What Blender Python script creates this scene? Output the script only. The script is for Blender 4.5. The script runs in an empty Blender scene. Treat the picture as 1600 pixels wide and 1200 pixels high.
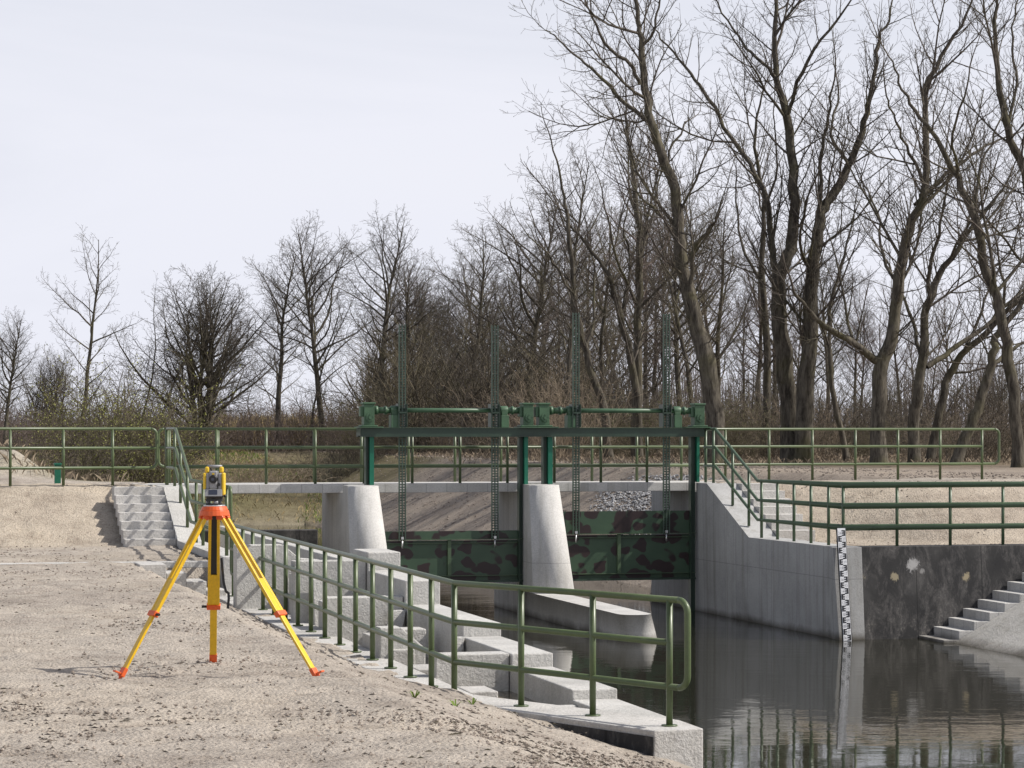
import bpy, math, random
import numpy as np
from mathutils import Vector, noise as mnoise

random.seed(7)
SC = bpy.context.scene
COL = SC.collection
F, CX, HY, CH = 4000.0, 800.0, 675.0, 3.65      # lens in px of a 1600 px wide frame, horizon row, camera height over water
TH = math.atan(0.25)
CT, ST = math.cos(TH), math.sin(TH)
OX, OY = 0.5, 51.4                              # middle pier on the gate line: origin of the (a, b) plan of the waterworks


def L(a, b, z=0.0):                             # a along the bridge, b towards the camera side of the gates
    return (OX + CT * a + ST * b, OY + ST * a - CT * b, z)


def ab(X, Y):
    x, y = X - OX, Y - OY
    return x * CT + y * ST, x * ST - y * CT


def at(x, y, Y):                                # a place in the world seen at this pixel of the photo, Y metres away
    return ((x - CX) / F * Y, Y, CH - (y - HY) / F * Y)


def apx(x, b=0.0):                              # a of the plan point at offset b seen in column x
    k = (x - CX) / F
    return (k * (OY - CT * b) - OX - ST * b) / (CT - k * ST)


# ------------------------------------------------------------------ materials
def mat(name):
    m = bpy.data.materials.new(name)
    m.use_nodes = True
    nt = m.node_tree
    return m, nt, nt.nodes['Principled BSDF']


def nd(nt, t, **kw):
    n = nt.nodes.new(t)
    for k, v in kw.items():
        if k.startswith('i_'):
            key = k[2:].replace('_', ' ')
            n.inputs[key].default_value = v
        else:
            setattr(n, k, v)
    return n


def coords(nt, scale=(1, 1, 1), kind='Object'):
    tc = nd(nt, 'ShaderNodeTexCoord')
    mp = nd(nt, 'ShaderNodeMapping')
    mp.inputs['Scale'].default_value = scale
    nt.links.new(tc.outputs[kind], mp.inputs['Vector'])
    return mp.outputs['Vector']


def noise(nt, vec, scale, detail=4, rough=0.55, dist=0.0):
    n = nd(nt, 'ShaderNodeTexNoise')
    n.inputs['Scale'].default_value = scale
    n.inputs['Detail'].default_value = detail
    n.inputs['Roughness'].default_value = rough
    n.inputs['Distortion'].default_value = dist
    nt.links.new(vec, n.inputs['Vector'])
    return n.outputs['Fac']


def ramp(nt, fac, stops):
    r = nd(nt, 'ShaderNodeValToRGB')
    e = r.color_ramp.elements
    while len(e) < len(stops):
        e.new(0.5)
    for i, (p, c) in enumerate(stops):
        e[i].position = p
        e[i].color = c if len(c) == 4 else (*c, 1)
    nt.links.new(fac, r.inputs['Fac'])
    return r.outputs['Color']


def mix(nt, fac, a, b, mode='MIX'):
    n = nd(nt, 'ShaderNodeMix', data_type='RGBA', blend_type=mode)
    for sock, v in ((n.inputs[0], fac), (n.inputs[6], a), (n.inputs[7], b)):
        if hasattr(v, 'is_output'):
            nt.links.new(v, sock)
        elif isinstance(v, (int, float)):
            sock.default_value = v
        else:
            sock.default_value = v if len(v) == 4 else (*v, 1)
    return n.outputs[2]


def math_(nt, op, a, b=0.0, c=0.0):
    n = nd(nt, 'ShaderNodeMath', operation=op)
    for i, v in enumerate((a, b, c)):
        if hasattr(v, 'is_output'):
            nt.links.new(v, n.inputs[i])
        else:
            n.inputs[i].default_value = v
    return n.outputs[0]


def bump(nt, bsdf, h, strength, dist):
    b = nd(nt, 'ShaderNodeBump')
    b.inputs['Strength'].default_value = strength
    b.inputs['Distance'].default_value = dist
    nt.links.new(h, b.inputs['Height'])
    nt.links.new(b.outputs['Normal'], bsdf.inputs['Normal'])
    return b


G = lambda v: (v, v, v)


def concrete(name, base, boards=0.42, rough_face=False, stain=0.5):
    m, nt, p = mat(name)
    v = coords(nt)
    big = noise(nt, v, 1.1, 5, 0.6, 0.6)
    fine = noise(nt, v, 38, 4, 0.7)
    streak = noise(nt, coords(nt, (3.2, 3.2, 0.22)), 1.6, 4, 0.6)
    col = ramp(nt, big, [(0.25, tuple(c * 0.78 for c in base)), (0.5, base), (0.75, tuple(min(1, c * 1.14) for c in base))])
    col = mix(nt, math_(nt, 'MULTIPLY', ramp(nt, streak, [(0.5, G(0)), (0.75, G(1))]), stain * 0.75), col, tuple(c * f for c, f in zip(base, (0.55, 0.52, 0.46))))
    col = mix(nt, 0.55, col, ramp(nt, fine, [(0.3, G(0.6)), (0.55, G(1.0)), (0.8, G(1.2))]), 'MULTIPLY')
    # board joints on upright faces only
    tc = nd(nt, 'ShaderNodeTexCoord')
    sx = nd(nt, 'ShaderNodeSeparateXYZ')
    nt.links.new(tc.outputs['Object'], sx.inputs[0])
    fr = math_(nt, 'FRACT', math_(nt, 'DIVIDE', math_(nt, 'ADD', sx.outputs[0], sx.outputs[1]), boards))
    line = math_(nt, 'LESS_THAN', fr, 0.016 / boards)
    cell = math_(nt, 'FLOOR', math_(nt, 'DIVIDE', math_(nt, 'ADD', sx.outputs[0], sx.outputs[1]), boards))
    wn = nd(nt, 'ShaderNodeTexWhiteNoise', noise_dimensions='1D')
    nt.links.new(cell, wn.inputs['W'])
    ge = nd(nt, 'ShaderNodeNewGeometry')
    sn = nd(nt, 'ShaderNodeSeparateXYZ')
    nt.links.new(ge.outputs['Normal'], sn.inputs[0])
    up = math_(nt, 'LESS_THAN', math_(nt, 'ABSOLUTE', sn.outputs[2]), 0.45)
    lift = math_(nt, 'LESS_THAN', math_(nt, 'ABSOLUTE', math_(nt, 'SUBTRACT', sx.outputs[2], 2.36)), 0.007)
    if not rough_face:
        col = mix(nt, math_(nt, 'MULTIPLY', math_(nt, 'MULTIPLY', line, up), 0.6), col, tuple(c * 0.4 for c in base))
        tint = math_(nt, 'MULTIPLY', math_(nt, 'MULTIPLY', wn.outputs[0], up), 0.22)
        col = mix(nt, tint, col, tuple(c * 0.55 for c in base))
        col = mix(nt, math_(nt, 'MULTIPLY', math_(nt, 'MULTIPLY', lift, up), 0.5), col, tuple(c * 0.4 for c in base))
    # damp, stained foot
    wet = ramp(nt, math_(nt, 'ADD', sx.outputs[2], math_(nt, 'MULTIPLY', big, 0.25)), [(0.12, G(1)), (0.32, G(0))])
    gp = nd(nt, 'ShaderNodeSeparateXYZ')
    nt.links.new(ge.outputs['Position'], gp.inputs[0])
    wet = ramp(nt, math_(nt, 'ADD', gp.outputs[2], math_(nt, 'MULTIPLY', big, 0.2)), [(0.1, G(1)), (0.24, G(0))])
    col = mix(nt, math_(nt, 'MULTIPLY', wet, 0.85), col, (0.07, 0.06, 0.045))
    nt.links.new(col, p.inputs['Base Color'])
    p.inputs['Roughness'].default_value = 0.9
    p.inputs['Specular IOR Level'].default_value = 0.25
    pit = noise(nt, v, 14 if rough_face else 22, 5, 0.7)
    bump(nt, p, math_(nt, 'ADD', math_(nt, 'MULTIPLY', pit, 1.4 if rough_face else 0.6), fine), 0.55 if rough_face else 0.35, 0.03 if rough_face else 0.012)
    return m


def paint(name, base, rough=0.35, var=0.25, spec=0.5, metal=0.0):
    m, nt, p = mat(name)
    v = coords(nt)
    n1 = noise(nt, v, 3.0, 4, 0.6)
    n2 = noise(nt, v, 45, 3, 0.6)
    col = ramp(nt, n1, [(0.3, tuple(c * (1 - var) for c in base)), (0.7, tuple(min(1, c * (1 + var)) for c in base))])
    col = mix(nt, 0.35, col, ramp(nt, n2, [(0.35, G(0.7)), (0.6, G(1.05))]), 'MULTIPLY')
    nt.links.new(col, p.inputs['Base Color'])
    rr = nd(nt, 'ShaderNodeMapRange')
    nt.links.new(n1, rr.inputs[0])
    rr.inputs[3].default_value = max(0.05, rough - 0.1)
    rr.inputs[4].default_value = min(1, rough + 0.15)
    nt.links.new(rr.outputs[0], p.inputs['Roughness'])
    p.inputs['Specular IOR Level'].default_value = spec
    p.inputs['Metallic'].default_value = metal
    bump(nt, p, n2, 0.08, 0.004)
    return m


def bitumen(name, spots=(), strip=None):
    m, nt, p = mat(name)
    v = coords(nt)
    big = noise(nt, v, 0.8, 4, 0.6, 0.6)
    smear = noise(nt, coords(nt, (1.5, 1.5, 0.8)), 2.6, 8, 0.78, 0.5)
    brush = noise(nt, coords(nt, (2.2, 2.2, 0.9)), 6.0, 5, 0.7, 2.2)
    n3 = noise(nt, v, 24, 4, 0.7)
    col = ramp(nt, big, [(0.3, (0.024, 0.024, 0.026)), (0.5, (0.04, 0.039, 0.039)), (0.72, (0.085, 0.082, 0.08))])
    k = math_(nt, 'MULTIPLY', ramp(nt, smear, [(0.46, G(0)), (0.68, G(1))]), ramp(nt, brush, [(0.35, G(0.25)), (0.65, G(1))]))
    col = mix(nt, math_(nt, 'MULTIPLY', k, 0.8), col, (0.2, 0.188, 0.178))
    ge = nd(nt, 'ShaderNodeNewGeometry')
    sp = nd(nt, 'ShaderNodeSeparateXYZ')
    nt.links.new(ge.outputs['Position'], sp.inputs[0])
    low = ramp(nt, sp.outputs[2], [(0.2, G(1)), (0.75, G(0.1))])
    spk = ramp(nt, n3, [(0.52, G(0)), (0.66, G(1))])
    col = mix(nt, math_(nt, 'MULTIPLY', math_(nt, 'MULTIPLY', math_(nt, 'MULTIPLY', spk, k), low), 0.9), col, (0.34, 0.31, 0.27))
    tc = nd(nt, 'ShaderNodeTexCoord')
    so_ = nd(nt, 'ShaderNodeSeparateXYZ')
    nt.links.new(tc.outputs['Object'], so_.inputs[0])
    # shutter joints
    fr_ = math_(nt, 'FRACT', math_(nt, 'DIVIDE', so_.outputs[0], 1.25))
    col = mix(nt, math_(nt, 'MULTIPLY', math_(nt, 'LESS_THAN', fr_, 0.012), 0.7), col, (0.012, 0.012, 0.012))
    for x, z, r, c in spots:
        d = nd(nt, 'ShaderNodeVectorMath', operation='DISTANCE')
        cb = nd(nt, 'ShaderNodeCombineXYZ')
        nt.links.new(so_.outputs[0], cb.inputs[0])
        nt.links.new(so_.outputs[2], cb.inputs[2])
        nt.links.new(cb.outputs[0], d.inputs[0])
        d.inputs[1].default_value = (x, 0, z)
        e = math_(nt, 'ADD', math_(nt, 'DIVIDE', d.outputs['Value'], r), math_(nt, 'ADD', math_(nt, 'MULTIPLY', math_(nt, 'SUBTRACT', brush, 0.5), 2.2), math_(nt, 'MULTIPLY', math_(nt, 'SUBTRACT', smear, 0.5), 2.4)))
        e = math_(nt, 'ADD', e, math_(nt, 'MULTIPLY', math_(nt, 'SUBTRACT', n3, 0.5), 0.8))
        col = mix(nt, ramp(nt, e, [(0.6, G(0.9)), (1.15, G(0))]), col, c)
    if strip is not None:
        e = math_(nt, 'ADD', so_.outputs[0], math_(nt, 'MULTIPLY', math_(nt, 'SUBTRACT', smear, 0.5), 0.22))
        e = math_(nt, 'SUBTRACT', e, math_(nt, 'MULTIPLY', math_(nt, 'SUBTRACT', 3.0, so_.outputs[2]), 0.04))
        col = mix(nt, math_(nt, 'LESS_THAN', e, strip), col, ramp(nt, brush, [(0.3, (0.22, 0.21, 0.2)), (0.6, (0.36, 0.35, 0.33))]))
    nt.links.new(col, p.inputs['Base Color'])
    p.inputs['Roughness'].default_value = 0.8
    p.inputs['Specular IOR Level'].default_value = 0.3
    bump(nt, p, n3, 0.25, 0.01)
    return m


def camo():
    m, nt, p = mat('camouflage_paint')
    tc = nd(nt, 'ShaderNodeTexCoord')
    mp = nd(nt, 'ShaderNodeMapping')
    mp.inputs['Scale'].default_value = (2.1, 0.0, 2.6)
    mp.inputs['Location'].default_value = (0.3, 0, 0.45)
    nt.links.new(tc.outputs['Object'], mp.inputs['Vector'])
    nz = nd(nt, 'ShaderNodeTexNoise')
    nz.inputs['Scale'].default_value = 1.7
    nz.inputs['Detail'].default_value = 1.0
    nt.links.new(mp.outputs[0], nz.inputs['Vector'])
    vm = nd(nt, 'ShaderNodeVectorMath', operation='MULTIPLY_ADD')
    nt.links.new(nz.outputs['Color'], vm.inputs[0])
    vm.inputs[1].default_value = (0.55, 0, 0.55)
    nt.links.new(mp.outputs[0], vm.inputs[2])
    vo = nd(nt, 'ShaderNodeTexVoronoi', feature='SMOOTH_F1')
    vo.inputs['Scale'].default_value = 1.55
    vo.inputs['Smoothness'].default_value = 0.35
    vo.inputs['Randomness'].default_value = 0.8
    nt.links.new(vm.outputs[0], vo.inputs['Vector'])
    spot = ramp(nt, vo.outputs['Distance'], [(0.47, G(1)), (0.52, G(0))])
    gv = noise(nt, coords(nt), 2.0, 4, 0.6)
    base = ramp(nt, gv, [(0.3, (0.036, 0.068, 0.04)), (0.7, (0.05, 0.09, 0.052))])
    col = mix(nt, spot, base, (0.026, 0.014, 0.014))
    nt.links.new(col, p.inputs['Base Color'])
    p.inputs['Roughness'].default_value = 0.42
    bump(nt, p, noise(nt, coords(nt), 30, 3), 0.08, 0.005)
    return m


def ground_mat():
    m, nt, p = mat('sandy_ground')
    at_ = nd(nt, 'ShaderNodeAttribute', attribute_name='tint')
    v = coords(nt)
    big = noise(nt, v, 0.35, 5, 0.6, 0.4)
    mid = noise(nt, v, 2.2, 5, 0.65, 0.3)
    fine = noise(nt, v, 17, 5, 0.75)
    vo = nd(nt, 'ShaderNodeTexVoronoi')
    vo.inputs['Scale'].default_value = 15
    nt.links.new(v, vo.inputs['Vector'])
    vo2 = nd(nt, 'ShaderNodeTexVoronoi')
    vo2.inputs['Scale'].default_value = 34
    nt.links.new(v, vo2.inputs['Vector'])
    col = mix(nt, 0.8, at_.outputs['Color'], ramp(nt, big, [(0.3, (0.78, 0.76, 0.76)), (0.5, G(1)), (0.7, (1.12, 1.1, 1.06))]), 'MULTIPLY')
    col = mix(nt, 0.9, col, ramp(nt, mid, [(0.32, (0.72, 0.70, 0.69)), (0.5, G(0.98)), (0.68, G(1.1))]), 'MULTIPLY')
    col = mix(nt, 0.75, col, ramp(nt, fine, [(0.3, (0.5, 0.47, 0.45)), (0.48, G(0.98)), (0.75, G(1.16))]), 'MULTIPLY')
    clump = ramp(nt, mid, [(0.42, G(1)), (0.6, G(0.1))])
    peb = math_(nt, 'MULTIPLY', ramp(nt, vo.outputs['Distance'], [(0.12, G(1)), (0.2, G(0))]), math_(nt, 'GREATER_THAN', nt_sep(nt, vo.outputs['Color'], 0), 0.72))
    peb = math_(nt, 'MULTIPLY', peb, clump)
    pcol = ramp(nt, nt_sep(nt, vo.outputs['Color'], 1), [(0.0, (0.09, 0.075, 0.065)), (0.6, (0.16, 0.135, 0.12)), (0.85, (0.42, 0.37, 0.33)), (1.0, (0.24, 0.13, 0.09))])
    col = mix(nt, peb, col, pcol)
    nt.links.new(col, p.inputs['Base Color'])
    p.inputs['Roughness'].default_value = 0.97
    p.inputs['Specular IOR Level'].default_value = 0.1
    h = math_(nt, 'ADD', math_(nt, 'MULTIPLY', fine, 1.2), math_(nt, 'MULTIPLY', mid, 2.2))
    h = math_(nt, 'ADD', h, math_(nt, 'MULTIPLY', math_(nt, 'SUBTRACT', 0.6, vo2.outputs['Distance']), 0.5))
    bump(nt, p, h, 0.9, 0.03)
    return m


def nt_sep(nt, sock, i):
    s = nd(nt, 'ShaderNodeSeparateColor')
    nt.links.new(sock, s.inputs[0])
    return s.outputs[i]


def water_mat(name, deep, amp=0.012, scale=1.6):
    m, nt, p = mat(name)
    p.inputs['Base Color'].default_value = (*deep, 1)
    p.inputs['Roughness'].default_value = 0.03
    p.inputs['IOR'].default_value = 1.33
    p.inputs['Specular IOR Level'].default_value = 0.5
    v = coords(nt, (0.55, 1.0, 1.0))
    n1 = noise(nt, v, scale, 3, 0.55, 0.3)
    n2 = noise(nt, v, scale * 5, 3, 0.6)
    wind = ramp(nt, noise(nt, coords(nt, (0.12, 0.22, 1)), 1.0, 3, 0.5), [(0.42, G(0.25)), (0.62, G(1))])
    h = math_(nt, 'MULTIPLY', math_(nt, 'ADD', n1, math_(nt, 'MULTIPLY', n2, 0.22)), wind)
    bump(nt, p, h, 0.5, amp)
    return m


def bark_mat(name, dark, light, scale=1.0):
    m, nt, p = mat(name)
    v = coords(nt, (1, 1, 0.22))
    n1 = noise(nt, v, 9 * scale, 5, 0.7, 0.4)
    n2 = noise(nt, coords(nt), 0.7, 3, 0.6)
    col = ramp(nt, n1, [(0.35, dark), (0.65, light)])
    oi = nd(nt, 'ShaderNodeObjectInfo')
    col = mix(nt, math_(nt, 'MULTIPLY', ramp(nt, n2, [(0.5, G(0)), (0.7, G(1))]), 0.55), col, (0.11, 0.105, 0.045))
    col = mix(nt, 0.6, col, ramp(nt, oi.outputs['Random'], [(0, G(0.65)), (1, G(1.2))]), 'MULTIPLY')
    nt.links.new(col, p.inputs['Base Color'])
    p.inputs['Roughness'].default_value = 0.95
    p.inputs['Specular IOR Level'].default_value = 0.1
    bump(nt, p, n1, 0.8, 0.05)
    return m


def plain(name, base, rough=0.8, var=0.3, scale=6.0, spec=0.2):
    m, nt, p = mat(name)
    n1 = noise(nt, coords(nt), scale, 4, 0.6)
    oi = nd(nt, 'ShaderNodeObjectInfo')
    col = ramp(nt, n1, [(0.3, tuple(c * (1 - var) for c in base)), (0.7, tuple(c * (1 + var) for c in base))])
    nt.links.new(col, p.inputs['Base Color'])
    p.inputs['Roughness'].default_value = rough
    p.inputs['Specular IOR Level'].default_value = spec
    return m


M = {}
M['concrete'] = concrete('cast_concrete', (0.52, 0.51, 0.49))
M['pier'] = concrete('pier_concrete', (0.52, 0.51, 0.49), boards=9.0)
M['concrete_rough'] = concrete('rough_concrete', (0.53, 0.52, 0.495), rough_face=True, stain=0.35)
M['concrete_shade'] = concrete('shaded_weathered_concrete', (0.40, 0.40, 0.395), boards=0.62, stain=0.9)  # abutment wall's shade put into a darker, cooler base; stains on top
M['concrete_light'] = concrete('pale_concrete', (0.54, 0.525, 0.50), rough_face=True, stain=0.4)
M['slab'] = concrete('revetment_concrete', (0.49, 0.47, 0.43), rough_face=True, stain=0.8)
M['bitumen'] = bitumen('bitumen_coat')
def lacquer(m):
    p = m.node_tree.nodes['Principled BSDF']
    p.inputs['Coat Weight'].default_value = 0.2
    p.inputs['Coat Roughness'].default_value = 0.25
    return m


M['rail'] = paint('olive_green_paint', (0.075, 0.105, 0.042), 0.44, 0.15, 0.45)
M['rail_green'] = paint('mid_green_paint', (0.065, 0.105, 0.055), 0.44, 0.15, 0.45)
lacquer(M['rail'])
lacquer(M['rail_green'])
M['frame'] = paint('dark_green_paint', (0.028, 0.052, 0.035), 0.38, 0.2)
M['hoist'] = paint('machine_green_paint', (0.055, 0.115, 0.06), 0.45, 0.25)
M['rack'] = paint('rack_grey_green', (0.05, 0.08, 0.058), 0.5, 0.2)
M['teal'] = paint('emerald_green_paint', (0.004, 0.13, 0.075), 0.4, 0.15)
M['camo'] = camo()
M['ground'] = ground_mat()
M['water'] = water_mat('river_water', (0.022, 0.021, 0.014), 0.012, 1.7)
M['pool'] = water_mat('silty_water', (0.13, 0.10, 0.06), 0.008, 3)
M['bark'] = bark_mat('grey_brown_bark', (0.04, 0.035, 0.029), (0.15, 0.134, 0.108))
M['twig'] = bark_mat('bare_twigs', (0.06, 0.052, 0.046), (0.155, 0.135, 0.115), 0.5)
M['far_twig'] = bark_mat('hazy_twigs', (0.12, 0.095, 0.085), (0.22, 0.175, 0.155), 0.5)  # twig colour lightened to stand in for haze over distance
M['twig_pale'] = bark_mat('pale_twigs', (0.10, 0.085, 0.06), (0.21, 0.18, 0.13), 0.5)
M['twig_red'] = bark_mat('reddish_twigs', (0.065, 0.055, 0.046), (0.145, 0.122, 0.10), 0.5)
M['bark_far'] = bark_mat('hazed_bark', (0.15, 0.13, 0.125), (0.26, 0.23, 0.22))  # bark paled so the colour itself carries the far haze
M['bud_leaf'] = plain('yellow_green_buds', (0.21, 0.215, 0.06), 0.7, 0.35)
M['leaf'] = plain('young_leaves', (0.12, 0.125, 0.045), 0.7, 0.4)
M['bramble'] = plain('dry_bramble', (0.235, 0.19, 0.14), 0.9, 0.4)
M['straw'] = plain('dry_grass_straw', (0.33, 0.26, 0.14), 0.9, 0.35, 0.6)
M['green_grass'] = plain('fresh_grass', (0.13, 0.19, 0.035), 0.8, 0.35, 1.0)
M['stone'] = plain('clod_and_stone', (0.23, 0.195, 0.165), 0.95, 0.65, 30.0)
M['riprap'] = plain('grey_riprap', (0.26, 0.258, 0.26), 0.9, 0.7, 9.0)
M['yellow'] = paint('yellow_lacquer', (0.72, 0.44, 0.012), 0.35, 0.07)
M['orange'] = paint('orange_plastic', (0.68, 0.105, 0.018), 0.4, 0.08)
M['inst_yellow'] = paint('instrument_yellow', (0.78, 0.52, 0.03), 0.4, 0.05)
M['inst_grey'] = paint('instrument_grey', (0.30, 0.30, 0.31), 0.4, 0.05)
M['black'] = paint('black_plastic', (0.012, 0.012, 0.013), 0.45, 0.1)
M['glass'] = paint('display_glass', (0.02, 0.025, 0.05), 0.08, 0.05, 0.8)
M['steel'] = paint('bright_steel', (0.6, 0.6, 0.6), 0.35, 0.1, 0.5, 0.8)
M['white'] = paint('gauge_white', (0.74, 0.75, 0.77), 0.5, 0.05)
M['ink'] = paint('gauge_black', (0.012, 0.012, 0.016), 0.5, 0.05)
M['numeral'] = paint('gauge_numeral_grey', (0.33, 0.33, 0.35), 0.5, 0.05)
M['patch_pale'] = concrete('patched_concrete', (0.42, 0.42, 0.41), rough_face=True)
M['patch_foam'] = plain('ochre_filler', (0.42, 0.35, 0.22), 0.9, 0.25, 9.0)


# ------------------------------------------------------------------ objects and meshes
def tag(o, label=None, cat=None, group=None, kind=None):
    for k, v in (('label', label), ('category', cat), ('group', group), ('kind', kind)):
        if v:
            o[k] = v
    return o


def thing(name, label, cat, loc=(0, 0, 0), rz=0.0, group=None):
    o = bpy.data.objects.new(name, None)
    COL.objects.link(o)
    o.location = loc
    o.rotation_euler = (0, 0, rz)
    o.empty_display_size = 0.2
    return tag(o, label, cat, group)


def to_local(o, pts):
    """world points -> the coordinates of this (possibly nested) parent"""
    chain = []
    while o is not None:
        chain.append(o)
        o = o.parent
    p = np.asarray(pts, float)
    for q in reversed(chain):
        p = p - np.array(q.location)
        r = q.rotation_euler[2]
        if r:
            c, s = math.cos(r), math.sin(r)
            p = np.stack([p[:, 0] * c + p[:, 1] * s, -p[:, 0] * s + p[:, 1] * c, p[:, 2]], 1)
    return p


class MB:
    """collects shapes given in world coordinates and links them as ONE mesh object"""

    def __init__(self):
        self.v, self.f, self.sm = [], [], []

    def add(self, vs, fs, smooth=False):
        k = len(self.v)
        self.v += [tuple(p) for p in vs]
        self.f += [tuple(i + k for i in f) for f in fs]
        self.sm += [smooth] * len(fs)
        return self

    def hexa(self, bot, top):                  # two loops of n points
        n = len(bot)
        fs = [tuple(reversed(range(n))), tuple(range(n, 2 * n))]
        fs += [(i, (i + 1) % n, n + (i + 1) % n, n + i) for i in range(n)]
        return self.add(list(bot) + list(top), fs)

    def plan(self, ring, z0, z1, shift=(0, 0), smooth=False):   # prism over an (a, b) outline; top loop moved by shift
        zt = z1 if isinstance(z1, (list, tuple)) else [z1] * len(ring)
        bot = [L(a, b, z0) for a, b in ring]
        top = [L(a + shift[0], b + shift[1], z) for (a, b), z in zip(ring, zt)]
        return self.hexa(bot, top)

    def box(self, a0, a1, b0, b1, z0, z1):
        return self.plan([(a0, b1), (a1, b1), (a1, b0), (a0, b0)], z0, z1)

    def wbox(self, c, s, rz=0.0):               # box in world axes
        cx, cy, cz = c
        hx, hy, hz = s[0] / 2, s[1] / 2, s[2] / 2
        co, si = math.cos(rz), math.sin(rz)
        q = [(-hx, -hy), (hx, -hy), (hx, hy), (-hx, hy)]
        q = [(cx + x * co - y * si, cy + x * si + y * co) for x, y in q]
        return self.hexa([(x, y, cz - hz) for x, y in q], [(x, y, cz + hz) for x, y in q])

    def bar(self, p, q, w, t, side):            # straight bar, section w along side and t across
        p, q, s = Vector(p), Vector(q), Vector(side)
        d = (q - p).normalized()
        s = (s - d * s.dot(d)).normalized()
        n = d.cross(s)
        qs = [s * (-w / 2) + n * (-t / 2), s * (w / 2) + n * (-t / 2), s * (w / 2) + n * (t / 2), s * (-w / 2) + n * (t / 2)]
        return self.hexa([p + e for e in qs], [q + e for e in qs])

    def tube(self, pts, r, n=12, caps=True):
        pts = [Vector(p) for p in pts]
        rs = r if isinstance(r, (list, tuple)) else [r] * len(pts)
        m = len(pts)
        tang = []
        for i in range(m):
            a = pts[max(0, i - 1)]
            b = pts[min(m - 1, i + 1)]
            tang.append((b - a).normalized())
        ref = Vector((0, 0, 1)) if abs(tang[0].z) < 0.9 else Vector((1, 0, 0))
        x = (ref - tang[0] * ref.dot(tang[0])).normalized()
        vs = []
        for i in range(m):
            x = (x - tang[i] * x.dot(tang[i])).normalized()
            y = tang[i].cross(x)
            k = 1.0
            if 0 < i < m - 1:
                c = (pts[i] - pts[i - 1]).normalized().dot(tang[i])
                k = 1 / max(0.5, c)
            for j in range(n):
                t = 2 * math.pi * j / n
                vs.append(pts[i] + (x * math.cos(t) + y * math.sin(t)) * rs[i] * k)
        fs = [(i * n + j, i * n + (j + 1) % n, (i + 1) * n + (j + 1) % n, (i + 1) * n + j) for i in range(m - 1) for j in range(n)]
        self.add(vs, fs, True)
        if caps:
            k = len(self.v) - len(vs)
            self.f += [tuple(k + j for j in reversed(range(n))), tuple(k + (m - 1) * n + j for j in range(n))]
            self.sm += [False, False]
        return self

    def build(self, name, material, parent=None, bev=0.0, kind=None):
        me = bpy.data.meshes.new(name)
        vs = to_local(parent, self.v) if parent is not None else np.asarray(self.v, float)
        org = np.zeros(3)
        if parent is None:
            org = np.array([(vs[:, 0].min() + vs[:, 0].max()) / 2, (vs[:, 1].min() + vs[:, 1].max()) / 2, vs[:, 2].min()])
            vs = vs - org
        me.from_pydata([tuple(p) for p in vs], [], self.f)
        me.polygons.foreach_set('use_smooth', self.sm)
        me.materials.append(material)
        o = bpy.data.objects.new(name, me)
        o.location = org
        o.parent = parent
        COL.objects.link(o)
        if kind:
            o['kind'] = kind
        if bev:
            md = o.modifiers.new('edge', 'BEVEL')
            md.width = bev
            md.segments = 2
            md.limit_method = 'ANGLE'
            md.angle_limit = math.radians(35)
        return o


def arc(p0, corner, p1, r, n=6):
    """points of a rounded corner at 'corner' between legs towards p0 and p1"""
    c = Vector(corner)
    u = (Vector(p0) - c).normalized()
    w = (Vector(p1) - c).normalized()
    out = []
    for i in range(n + 1):
        t = i / n * math.pi / 2
        out.append(c + u * r * (1 - math.sin(t)) + w * r * (1 - math.cos(t)))
    return out


# ------------------------------------------------------------------ terrain
def sst(x, e0, e1):
    t = np.clip((x - e0) / (e1 - e0), 0, 1)
    return t * t * (3 - 2 * t)


def ln(x, e0, e1):
    return np.clip((x - e0) / (e1 - e0), 0, 1)


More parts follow.
